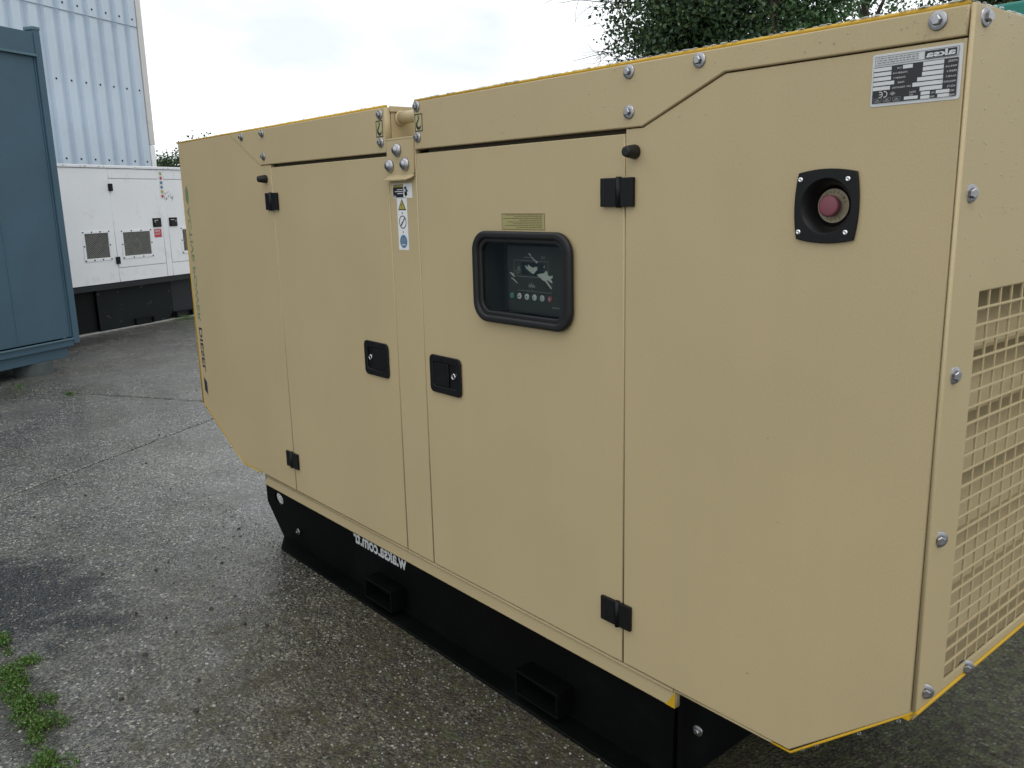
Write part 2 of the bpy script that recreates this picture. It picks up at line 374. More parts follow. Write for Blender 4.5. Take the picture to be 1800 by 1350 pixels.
class Print:
    """flat print: polygons in (u, v), stacked in thin layers of ink"""
    def __init__(s): s.v = []; s.f = []; s.mi = []; s.mats = []
    def _m(s, m):
        if m not in s.mats: s.mats.append(m)
        return s.mats.index(m)
    def raw(s, vs, fs, m, layer):
        b = len(s.v); s.v += [(p[0], p[1], layer) for p in vs]; k = s._m(m)
        for f in fs: s.f.append([b + i for i in f]); s.mi.append(k)
    def poly(s, pts, m, layer=0):
        t = tessellate_polygon([[Vector((p[0], p[1], 0)) for p in pts]]); s.raw(pts, t, m, layer)
    def rect(s, u0, v0, u1, v1, m, layer=0): s.raw([(u0, v0), (u1, v0), (u1, v1), (u0, v1)], [(0, 1, 2, 3)], m, layer)
    def outline(s, u0, v0, u1, v1, w, m, layer=1):
        s.rect(u0, v0, u1, v0 + w, m, layer); s.rect(u0, v1 - w, u1, v1, m, layer); s.rect(u0, v0 + w, u0 + w, v1 - w, m, layer); s.rect(u1 - w, v0 + w, u1, v1 - w, m, layer)
    def disc(s, u, v, ru, rv, m, layer=0, n=28): s.raw([(u + ru * math.cos(2 * math.pi * i / n), v + rv * math.sin(2 * math.pi * i / n)) for i in range(n)], [tuple(range(n))], m, layer)
    def ring(s, u, v, ru, rv, w, m, layer=1, n=32):
        a = [(u + ru * math.cos(2 * math.pi * i / n), v + rv * math.sin(2 * math.pi * i / n)) for i in range(n)]
        b = [(u + (ru - w) * math.cos(2 * math.pi * i / n), v + (rv - w) * math.sin(2 * math.pi * i / n)) for i in range(n)]
        s.raw(a + b, [(i, (i + 1) % n, n + (i + 1) % n, n + i) for i in range(n)], m, layer)
    def stroke(s, pts, w, m, layer=1):
        n = len(pts); L = []; R = []
        for i, p in enumerate(pts):
            q = pts[min(i + 1, n - 1)]; o = pts[max(i - 1, 0)]; dx, dy = q[0] - o[0], q[1] - o[1]; d = math.hypot(dx, dy) or 1
            ww = (w[i] if hasattr(w, '__len__') else w) / 2
            L.append((p[0] - dy / d * ww, p[1] + dx / d * ww)); R.append((p[0] + dy / d * ww, p[1] - dx / d * ww))
        s.raw(L + R, [(i, i + 1, n + i + 1, n + i) for i in range(n - 1)], m, layer)
    def text(s, t, u, v, h, m, layer=1, width=None, bold=0., align='L', rot=None):
        vs_, fs, wd = text_polys(t, bold); k = h / .72; kx = (width / wd) if width else k
        off = {'L': 0, 'C': -wd * kx / 2, 'R': -wd * kx}[align]
        P = [(u + off + p[0] * kx, v + p[1] * k) for p in vs_]
        if rot is not None:
            c, sn = math.cos(rot), math.sin(rot); P = [(u + (p[0] - u) * c - (p[1] - v) * sn, v + (p[0] - u) * sn + (p[1] - v) * c) for p in P]
        s.raw(P, fs, m, layer)
    def build(s, name, O, U, V, Nn, parent=None, step=.0003, base=.0004):
        O, U, V, Nn = (Vector(a) for a in (O, U, V, Nn)); me = bpy.data.meshes.new(name)
        me.from_pydata([O + U * p[0] + V * p[1] + Nn * (base + p[2] * step) for p in s.v], [], s.f)
        for m in s.mats: me.materials.append(MT[m])
        me.polygons.foreach_set('material_index', s.mi); me.update()
        o = bpy.data.objects.new(name, me); COL.objects.link(o); o.parent = parent
        return o
MIR = dict(U=(-1, 0, 0), V=(0, 0, 1), Nn=(0, -1, 0))     # print on the side face, read from right to left
def share(o, name, loc, rot=(0, 0, 0), parent=None, scale=None):
    c = bpy.data.objects.new(name, o if isinstance(o, bpy.types.Mesh) else o.data); COL.objects.link(c)
    c.location = loc; c.rotation_euler = rot; c.parent = parent
    if scale: c.scale = scale
    return c

# ================================================================ THE SETTING
ground = None
def build_ground():
    global ground
    S = 600
    me = bpy.data.meshes.new('ground'); me.from_pydata([(-S, -S, -.03), (S, -S, -.03), (S, S, -.03), (-S, S, -.03)], [], [(0, 1, 2, 3)])
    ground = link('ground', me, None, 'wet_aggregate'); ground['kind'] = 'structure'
    d = Vector((-.512, .859)).normalized(); nn = Vector((d.y, -d.x))    # along the joints, across them
    O = Vector((-5.93, .94))
    j0 = (Vector((-4.45, -.70)) - O).dot(nn)            # joint running along d
    a_cuts = [-16, -8.5, 0, 5.5, 11.5, 18]           # along d
    b_cuts = [j0 - 17.6, j0 - 13.2, j0 - 8.8, j0 - 4.4, j0, j0 + 8.0, j0 + 13.2]
    rng = random.Random(3)
    def edge(p, q, key):
        r = random.Random(key); L = (q - p).length; k = max(6, int(L / .12)); nrm = Vector((-(q - p).y, (q - p).x)) / L
        out = []; off = 0
        for i in range(k):
            off = off * .75 + r.uniform(-1, 1) * .0035
            out.append(p + (q - p) * (i / k) + nrm * (off if 0 < i else 0))
        return out
    g = .009
    for i in range(len(a_cuts) - 1):
        for j in range(len(b_cuts) - 1):
            a0, a1, b0, b1 = a_cuts[i] + g, a_cuts[i + 1] - g, b_cuts[j] + g, b_cuts[j + 1] - g
            cs = [O + d * a + nn * b for a, b in ((a0, b0), (a0, b1), (a1, b1), (a1, b0))]
            P = []
            for k in range(4): P += edge(cs[k], cs[(k + 1) % 4], (i * 31 + j * 7 + k))
            area = sum(P[k].x * P[(k + 1) % len(P)].y - P[(k + 1) % len(P)].x * P[k].y for k in range(len(P)))
            if area < 0: P.reverse()
            n = len(P); c = sum(P, Vector((0, 0))) / n
            # inner ring 6 mm in, top edge worn down a little
            ins = [p + (c - p).normalized() * .012 for p in P]
            vs_ = [(p.x, p.y, -.034) for p in P] + [(p.x, p.y, -.006) for p in P] + [(p.x, p.y, 0) for p in ins]
            fs = [(k, (k + 1) % n, n + (k + 1) % n, n + k) for k in range(n)] + [(n + k, n + (k + 1) % n, 2 * n + (k + 1) % n, 2 * n + k) for k in range(n)] + [tuple(range(2 * n, 3 * n))]
            me = bpy.data.meshes.new('concrete_slab'); me.from_pydata(vs_, [], fs); me.update()
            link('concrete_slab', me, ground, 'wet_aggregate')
build_ground()

# ---------------------------------------------------------------- corrugated warehouse
def build_warehouse():
    u = Vector((-.505, .863)).normalized(); ang = math.atan2(u.y, u.x)
    nrm = Vector((.888, .46)); P3 = Vector((-10.36, 1.1)) - nrm * 2.2
    O = P3 + u * 4.02
    # local frame: +x runs away from the corner to the left of the photograph, outward is +y
    t = empty('warehouse', (O.x, O.y, 0), ang + math.pi)
    tag(t, 'pale blue grey corrugated metal warehouse behind the white generator', 'building')
    H, Lw, pit = 6.4, 9.45, .27
    def sheet(x0, z0, z1, yoff):
        prof = []
        for k in range(5):
            b = x0 + k * pit; prof += [(b, 0), (b + .142, 0), (b + .165, -.058), (b + .232, -.058)]
        prof.append((x0 + 5 * pit, 0))
        n = len(prof); vs_ = [(p, q + yoff, z0) for p, q in prof] + [(p, q + yoff, z1) for p, q in prof] + [(p, q + yoff - .004, z0) for p, q in prof] + [(p, q + yoff - .004, z1) for p, q in prof]
        fs = [(i, i + 1, n + i + 1, n + i) for i in range(n - 1)] + [(2 * n + i, 3 * n + i, 3 * n + i + 1, 2 * n + i + 1) for i in range(n - 1)] + [(i, 2 * n + i, 2 * n + i + 1, i + 1) for i in range(n - 1)]
        me = bpy.data.meshes.new('cladding_sheet'); me.from_pydata(vs_, [], fs); me.update()
        link('cladding_sheet', me, t, 'cladding')
    nsh = 7
    for k in range(nsh):
        sheet(.10 + k * 5 * pit, .25, 4.30, -.006); sheet(.10 + k * 5 * pit, 4.26, H, 0)
    Lx = .10 + nsh * 5 * pit
    lap = boxes('lap_strip', [(.1, Lx, -.004, .0035, 4.252, 4.259)], 'cladding_lap', t)
    sc = lathe_me([(.016, 0), (.016, .004), (.009, .005), (.009, .011), (0, .012)], 8, 'fixing_screw'); sc.materials.append(MT['rail_grey'])
    for k in range(nsh * 5):
        for z, yo in ((2.19, -.006), (3.295, -.006), (4.36, 0), (5.6, 0), (1.1, -.006)):
            if k < 14: share(sc, 'fixing_screw', (.10 + k * pit + .083, yo, z), (-math.pi / 2, 0, 0), t)
    boxes('corner_flashing', [(-.02, .085, -.05, .012, 2.46, H)], 'flashing', t, .004)
    boxes('corner_post', [(-.012, .088, -.045, .006, .0, 2.452)], 'white_steel', t, .004)
    box('side_wall', -.0, .09, -14, -.052, .0, H, 'cladding', t)
    box('rear_wall', .09, Lx, -14, -13.9, .0, H, 'cladding', t); box('far_wall', Lx - .1, Lx, -13.9, -.06, 0, H, 'cladding', t)
    box('plinth', .09, Lx, -.3, -.05, 0, .3, 'concrete_block', t)
    box('roof', -.15, Lx + .15, -14.2, .15, H + .002, H + .12, 'roof_sheet', t, .01)
build_warehouse()

# ---------------------------------------------------------------- white generator behind
def build_white_generator():
    u = Vector((-.46, .888)); nrm = Vector((.888, .46)); P = Vector((-10.36, 1.1)) + nrm * .12
    ang = math.atan2(u.y, u.x)
    t = empty('white_generator', (P.x, P.y, 0), ang)     # local x runs right along its face, outward is -y
    tag(t, 'weathered white canopied generator on a dark scuffed base, in front of warehouse', 'generator')
    X0, X1, D = -1.25, 3.1, 1.25; F = SIDE(0)
    wm = 'white_steel'
    box('canopy_core', X0 + .03, X1 - .03, .02, D - .02, .60, 1.93, 'seam_rust', t)
    box('roof', X0 - .012, X1 + .012, -.012, D + .012, 1.938, 1.972, wm, t, .006)
    g = .003
    def pnl(nm, a0, a1, b0, b1, holes=()): return plate(nm, [[(a0 + g, b0 + g), (a1 - g, b0 + g), (a1 - g, b1 - g), (a0 + g, b1 - g)], *holes], F, .018, wm, t, .002)
    G1, G2, G3 = (.198, .545, .892, 1.19), (.762, 1.20, .89, 1.182), (1.757, 2.195, .89, 1.178)
    hole = lambda q: [(q[0], q[2]), (q[1], q[2]), (q[1], q[3]), (q[0], q[3])]
    pnl('side_panel', X0, .648, .585, 1.936, [hole(G1)])
    pnl('top_panel', .648, 1.43, 1.817, 1.936); pnl('top_panel', 1.53, X1, 1.817, 1.936)
    pnl('door', .648, 1.43, .757, 1.817, [hole(G2)]); pnl('door', 1.53, 2.38, .757, 1.817, [hole(G3)])
    pnl('bottom_panel', .648, 1.43, .585, .757); pnl('bottom_panel', 1.53, X1, .585, .757)
    pnl('centre_post', 1.43, 1.53, .585, 1.936); pnl('side_panel', 2.38, X1, .757, 1.817)
    box('end_panel', X0, X0 + .018, .022, D, .585, 1.936, wm, t, .002); box('end_panel', X1 - .018, X1, .022, D, .585, 1.936, wm, t, .002)
    box('rear_panel', X0 + .02, X1 - .02, D - .018, D, .585, 1.936, wm, t, .002)
    sc = lathe_me([(.009, 0), (.009, .004), (0, .006)], 8, 'grille_screw'); sc.materials.append(MT['rail_grey'])
    for a0, a1, b0, b1 in (G1, G2, G3):
        fr = plate('grille_frame', [[(a0 - .03, b0 - .03), (a1 + .022, b0 - .03), (a1 + .022, b1 + .022), (a0 - .03, b1 + .022)], [(a0 + .004, b0 + .004), (a1 - .004, b0 + .004), (a1 - .004, b1 - .004), (a0 + .004, b1 - .004)]], SIDE(-.006), .006, wm, t, .001)
        for fx in (0, .33, .66, 1):
            for zz in (b0 - .018, b1 + .012): share(sc, 'screw', (a0 - .016 + fx * (a1 - a0 + .026), -.006, zz), (math.pi / 2, 0, 0), fr)
        for xx in (a0 - .018, a1 + .012): share(sc, 'screw', (xx, -.006, (b0 + b1) / 2), (math.pi / 2, 0, 0), fr)
        # expanded-metal mesh: diagonal strands
        bm = bmesh.new(); st = .022; W_, H_ = a1 - a0, b1 - b0
        for sgn in (1, -1):
            k = -H_ * 1.6
            while k < W_ + H_ * 1.6:
                pts = []
                for s_ in (0, 1):
                    pass
                x_a, x_b = k, k + sgn * H_ * 1.6
                z_a, z_b = 0., H_
                def clipx(xa, za, xb, zb):
                    if xa > xb: xa, za, xb, zb = xb, zb, xa, za
                    if xb <= 0 or xa >= W_: return None
                    if xa < 0: za += (zb - za) * (0 - xa) / (xb - xa); xa = 0
                    if xb > W_: zb = za + (zb - za) * (W_ - xa) / (xb - xa); xb = W_
                    return xa, za, xb, zb
                c = clipx(x_a, z_a, x_b, z_b)
                if c and abs(c[2] - c[0]) > .01: tube_bm(bm, [(a0 + c[0], .004 + .002 * sgn, b0 + c[1]), (a0 + c[2], .004 + .002 * sgn, b0 + c[3])], .0026, 4, False)
                k += st * 1.6
        link('grille_mesh', bm_mesh(bm, 'grille_mesh'), t, 'mesh_metal')['kind'] = 'stuff'
        box('grille_backing', a0, a1, .013, .019, b0, b1, 'rail_grey', t)
    for x, z in ((.655, 1.715), (.643, .85)): box('hinge', x - .028, x + .028, -.022, -.001, z - .043, z + .043, 'black_plastic', t, .004)
    for x in (1.334, 1.613):
        lt = box('latch', x - .07, x + .07, -.012, -.001, 1.222, 1.334, 'black_plastic', t, .005)
        box('paddle', x - .045, x + .05, -.017, -.0125, 1.236, 1.285, 'black_rubber', lt, .003)
        kk = share(lathe_me([(.012, 0), (.012, .006), (0, .007)], 12), 'key_cylinder', (x + (-.04 if x < 1.5 else .04), -.0125, 1.288), (math.pi / 2, 0, 0), lt); kk.data.materials.append(MT['steel_zinc'])
        pr = Print(); pr.rect(-.02, .025, .045, .031, 'white_print'); pr.build('lettering', (x, -.0125, 1.278), (-1, 0, 0), (0, 0, 1), (0, -1, 0), lt)
    pr = Print(); pr.rect(0, 0, .125, .104, 'red_sign'); pr.rect(.012, .05, .113, .054, 'white_print', 1); pr.rect(.012, .035, .09, .039, 'white_print', 1); pr.rect(.012, .075, .10, .085, 'white_print', 1)
    pr.build('warning_sign', (1.272, -.001, 1.092), (1, 0, 0), (0, 0, 1), (0, -1, 0), t)
    pr = Print(); pr.rect(0, 0, .075, .345, 'white_print')
    for k, c in enumerate(('sticker_yellow', 'red_sign', 'sticker_blue', 'sticker_blue', 'sticker_yellow', 'red_sign')): pr.disc(.037, .315 - k * .056, .021, .021, c, 1, 14)
    pr.build('safety_sticker', (1.443, -.001, 1.57), (1, 0, 0), (0, 0, 1), (0, -1, 0), t)
    pr = Print(); rr = random.Random(5)
    for k in range(16):                                  # torn sticker remains and scuffs
        a, b = rr.uniform(1.5, 1.68), rr.uniform(1.56, 1.66)
        pr.stroke([(a, b), (a + rr.uniform(-.02, .02), b + rr.uniform(-.015, .015)), (a + rr.uniform(-.03, .03), b - rr.uniform(0, .03))], rr.uniform(.003, .010), 'print_grey', 1)
    pr.build('sticker_remains', (0, -.001, 0), (1, 0, 0), (0, 0, 1), (0, -1, 0), t)
    pr = Print(); rr = random.Random(8)
    for k in range(10):
        a = rr.uniform(-.1, 1.7); pr.stroke([(a, 0), (a + rr.uniform(.004, .03), rr.uniform(-.006, .006))], rr.uniform(.004, .012), 'seam_rust', 0)
    pr.build('rust_marks', (0, -.0135, 1.957), (1, 0, 0), (0, 0, 1), (0, -1, 0), t)['kind'] = 'stuff'
    # base
    B = box('base_frame', X0 + .05, X1 - .05, .16, D - .05, .02, .50, 'base_black', t)
    box('top_rail', X0, X1, .004, D, .515, .578, 'rail_grey', t, .004)
    plate('base_plate', [[(.37, .012), (1.49, .012), (1.585, .13), (1.585, .512), (.37, .512)]], SIDE(.115), .03, 'base_green', t, .004)
    plate('base_plate', [[(1.60, .012), (X1 - .1, .012), (X1 - .1, .512), (1.60, .512)]], SIDE(.135), .02, 'rail_grey', t, .003)
    plate('base_plate', [[(X0 + .1, .012), (.36, .012), (.36, .512), (X0 + .1, .512)]], SIDE(.15), .02, 'base_black', t, .003)
    box('bottom_flange', X0 + .05, X1 - .1, .075, .20, .0, .011, 'worn_edge', t, .003)
    for x in (1.05, 1.75): boxes('fork_pocket', [(x - .14, x + .16, .09, .25, .013, .024), (x - .14, x + .16, .09, .25, .085, .097), (x - .14, x - .128, .09, .25, .0245, .0845), (x + .148, x + .16, .09, .25, .0245, .0845)], 'base_black', t)
build_white_generator()

# ---------------------------------------------------------------- blue container
def build_container():
    u = Vector((-.5, .866)); ang = math.atan2(u.y, u.x); P = Vector((-8.25, .62))
    t = empty('blue_container', (P.x, P.y, 0), ang); tag(t, 'slate blue steel container raised on blocks at the left edge', 'container')
    X0, X1, D = -6.06, .045, 2.4
    wl = box('wall', X0 + .05, X1 - .065, .012, D - .012, .30, 2.80, 'blue_steel', t)
    box('corner_post', X1 - .066, X1, -.012, .09, .235, 3.02, 'blue_steel', t, .004); box('corner_post', X0, X0 + .066, -.012, .09, .235, 3.02, 'blue_steel', t, .004)
    box('corner_post', X1 - .066, X1, D - .09, D, .235, 3.02, 'blue_steel', t, .004); box('corner_post', X0, X0 + .066, D - .09, D, .235, 3.02, 'blue_steel', t, .004)
    box('top_rail', X0 + .068, X1 - .068, -.004, D, 2.80, 3.0, 'blue_steel', t, .003)
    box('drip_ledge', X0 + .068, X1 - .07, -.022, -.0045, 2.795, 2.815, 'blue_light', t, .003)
    box('bottom_rail', X0 + .068, X1 - .068, -.006, D, .215, .278, 'blue_steel', t, .003)
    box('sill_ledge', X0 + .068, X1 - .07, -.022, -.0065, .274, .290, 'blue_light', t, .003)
    box('under_beam', X0 + .2, X1 - .12, .03, .18, .115, .214, 'blue_steel', t, .003); box('under_beam', X0 + .2, X1 - .12, D - .18, D - .03, .115, .214, 'blue_steel', t, .003)
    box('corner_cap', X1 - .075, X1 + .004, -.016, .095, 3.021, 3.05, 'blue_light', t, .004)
    box('end_wall', X1 - .05, X1 - .02, .092, D - .092, .28, 2.79, 'blue_steel', t)
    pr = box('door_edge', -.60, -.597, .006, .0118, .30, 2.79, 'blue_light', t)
    box('door_edge', X1 - .083, X1 - .072, .002, .0115, .30, 2.79, 'blue_steel', t, .002)
    me = lathe_me([(.0, 0), (.165, 0), (.165, .108), (.155, .1145), (0, .1145)], 28, 'support_block')
    o = link('support_block', me, None, 'concrete_block'); v = P + u * -.36 + Vector((-.866, -.5)) * .16
    o.location = (v.x, v.y, 0); tag(o, 'round grey support block under the near corner of the blue container', 'block')
build_container()

# teal box standing behind the near end
def build_teal():
    t = empty('green_container', (-1.2, 3.0, 0)); tag(t, 'teal green steel container behind the near end of the tan generator', 'container')
    box('body', -3, 2.6, .02, 1.9, .12, 2.20, 'teal_steel', t, .01); box('roof', -3.03, 2.63, 0, 1.93, 2.202, 2.29, 'teal_steel', t, .012)
    for x in (-2.6, 2.2): box('skid', x - .15, x + .15, .1, 1.8, 0, .118, 'base_black', t)
    for k in range(13): box('rib', -2.8 + k * .42, -2.68 + k * .42, -.008, .019, .16, 2.18, 'teal_steel', t, .005)
build_teal()

# ---------------------------------------------------------------- trees
def leaves_me(centers, n, spread, size, name):
    """many small two-triangle leaves around cluster centres"""
    C_ = np.array(centers); idx = RNG.integers(0, len(C_), n)
    p = C_[idx] + RNG.normal(0, 1, (n, 3)) * np.array(spread)
    d = RNG.normal(0, 1, (n, 3)); d[:, 2] -= .3; d /= np.linalg.norm(d, axis=1)[:, None]
    s = np.cross(d, RNG.normal(0, 1, (n, 3))); s /= np.linalg.norm(s, axis=1)[:, None]
    L_ = size * RNG.uniform(.6, 1.25, (n, 1)); nr = np.cross(d, s)
    a = p - d * L_ * .5; b = p + s * L_ * .33 + nr * L_ * .08; c = p + d * L_ * .5; e = p - s * L_ * .33 + nr * L_ * .08
    V = np.stack([a, b, c, e], 1).reshape(-1, 3); F = np.arange(n * 4).reshape(n, 4)
    me = bpy.data.meshes.new(name); me.vertices.add(n * 4); me.vertices.foreach_set('co', V.astype(np.float32).ravel())
    me.loops.add(n * 4); me.loops.foreach_set('vertex_index', F.ravel().astype(np.int32))
    me.polygons.add(n); me.polygons.foreach_set('loop_start', np.arange(0, n * 4, 4, dtype=np.int32)); me.polygons.foreach_set('loop_total', np.full(n, 4, dtype=np.int32))
    me.update(calc_edges=True); me.validate(); return me
def ray(px, py, D):
    f = 1507.99; return CAM + (fwd + r2 * ((px - 900) / f) + u2 * ((675 - py) / f)) * D
def wander(p, d, L, steps, jit, r0, r1, rng, droop=0.):
    pts = [Vector(p)]; d = Vector(d).normalized(); rad = [r0]
    for i in range(steps):
        d = (d + Vector((rng.uniform(-1, 1), rng.uniform(-1, 1), rng.uniform(-1, 1) - droop)) * jit).normalized()
        pts.append(pts[-1] + d * (L / steps)); rad.append(r0 + (r1 - r0) * (i + 1) / steps)
    return pts, rad
def tree(name, label, loc, height, blobs, nleaf, leaf, m, seed, clump=.28, ncl=240, trunk_r=.16, lean=(0, 0)):
    rng = random.Random(seed); loc = Vector((loc[0], loc[1], 0))
    t = empty(name, loc); tag(t, label, 'tree' if 'bush' not in name else 'bush')
    bm = bmesh.new(); tp, tr = wander((0, 0, 0), (lean[0], lean[1], 1), height * .8, 12, .10, trunk_r, trunk_r * .3, rng)
    tube_bm(bm, tp, tr, 9)
    cents = []; tot = sum(b[1][0] * b[1][1] * b[1][2] for b in blobs)
    for (c, r) in blobs:
        c = Vector(c); k = max(8, int(ncl * r[0] * r[1] * r[2] / tot))
        for i in range(k):
            v = Vector((rng.gauss(0, 1), rng.gauss(0, 1), rng.gauss(0, 1))).normalized() * (rng.random() ** .45)
            cents.append(c + Vector((v.x * r[0], v.y * r[1], v.z * r[2])))
    for c in cents[::5]:
        q = min(tp, key=lambda p: (p - Vector((c.x * .3, c.y * .3, max(.2, c.z - .8)))).length)
        mid = (q + c) / 2 + Vector((rng.uniform(-.15, .15), rng.uniform(-.15, .15), rng.uniform(0, .25)))
        tube_bm(bm, [q, q.lerp(mid, .6), mid, mid.lerp(c, .6), c], [trunk_r * .22, trunk_r * .17, trunk_r * .12, trunk_r * .07, .006], 5)
    link('trunk', bm_mesh(bm, 'trunk'), t, 'bark', True)
    link('crown', leaves_me([tuple(c) for c in cents], nleaf, (clump, clump, clump * .8), leaf, 'crown'), t, m)
    return t
def build_trees():
    r_h = Vector((r2.x, r2.y, 0)).normalized(); dep = Vector((-r_h.y, r_h.x, 0))
    def at(px, D): p = ray(px, 60, D); return p
    b = at(1215, 13)
    R = lambda a, z, c=0: r_h * a + dep * c + Vector((0, 0, z))
    t = tree('ivy_tree', 'dark ivy-covered tree with bare twigs, rising behind the tan generator roof', b, 7.5,
             [(R(.1, 4.8), (1.25, 1.2, 1.9)), (R(-.35, 5.9), (1.15, 1.1, 1.3)), (R(.35, 3.5), (1.3, 1.1, 1.3)), (R(-.35, 3.9), (.85, .9, 1.0)), (R(.0, 2.4, .2), (.9, .8, 1.1)), (R(.9, 5.6), (1.1, 1, 1.3))],
             80000, .072, 'leaf_ivy', 21, .17, 520, .11)
    rng = random.Random(4); bm = bmesh.new()
    for k in range(15):                                   # leafless twigs hanging off the left of the crown
        st = R(-.65 + rng.uniform(-.25, .35), rng.uniform(3.3, 5.0)); d = R(-1, rng.uniform(-.5, .35), rng.uniform(-.3, .3))
        L_ = rng.uniform(.7, 1.5)
        pts, rad = wander(st, d, L_, 10, .20, .011, .003, rng, .12); tube_bm(bm, pts, rad, 5)
        for q in range(7):
            i = rng.randrange(2, 10); p2, r2_ = wander(pts[i], (pts[i] - pts[i - 1]) + Vector((rng.uniform(-.1, .1), rng.uniform(-.1, .1), rng.uniform(-.12, .1))), rng.uniform(.2, .55), 6, .3, .0045, .0018, rng); tube_bm(bm, p2, r2_, 4)
    link('bare_twigs', bm_mesh(bm, 'bare_twigs'), t, 'bark')
    tree('leafy_tree', 'brighter green leafy tree beside the dark ivy tree', at(1415, 12.3), 6,
         [(R(0, 4.3), (.62, .7, 1.0)), (R(.1, 5.4), (.65, .7, .9)), (R(.0, 3.2), (.6, .7, .9)), (R(0, 2.0), (.45, .5, .8))], 30000, .06, 'leaf_mid', 31, .15, 320, .06)
    tree('sparse_tree', 'thin tree with open gaps of sky between its leaves', at(1560, 14), 6.5,
         [(R(0, 4.6), (.85, .8, 1.0)), (R(-.2, 3.4), (.7, .7, .8)), (R(.4, 5.6), (.9, .8, .9))], 4200, .075, 'leaf_mid', 47, .15, 110, .13, (.12, -.05))
    tree('dense_tree', 'green leafy tree above the near corner of the tan generator', at(1700, 12), 6,
         [(R(0, 4.2), (.62, .7, 1.0)), (R(.3, 5.2), (.9, .8, 1.0)), (R(0, 3.0), (.6, .6, .8)), (R(.7, 3.9), (.6, .6, .9))], 17000, .075, 'leaf_ivy', 53, .15, 240, .13)
    # far bushes beyond the warehouse corner
    p = ray(292, 275, 18)
    tree('roadside_bush', 'green bush between the warehouse corner and the tan generator', p, 2.3,
         [(R(0, 1.9), (.55, .5, .72)), (R(.3, 1.2), (.7, .6, .8)), (R(.2, 2.3), (.3, .3, .3))], 15000, .055, 'leaf_bush', 61, .11, 220, .06)
    p = ray(362, 245, 17.5)
    tree('thin_bush', 'thin bush whose twig tips show over the far roof end', p, 2.8,
         [(R(0, 2.45), (.36, .4, .55)), (R(.1, 1.3), (.6, .6, .7)), (R(-.25, 2.5), (.2, .2, .32)), (R(-.42, 2.45), (.15, .2, .3))], 1700, .06, 'leaf_bush', 67, .09, 46, .05)
build_trees()

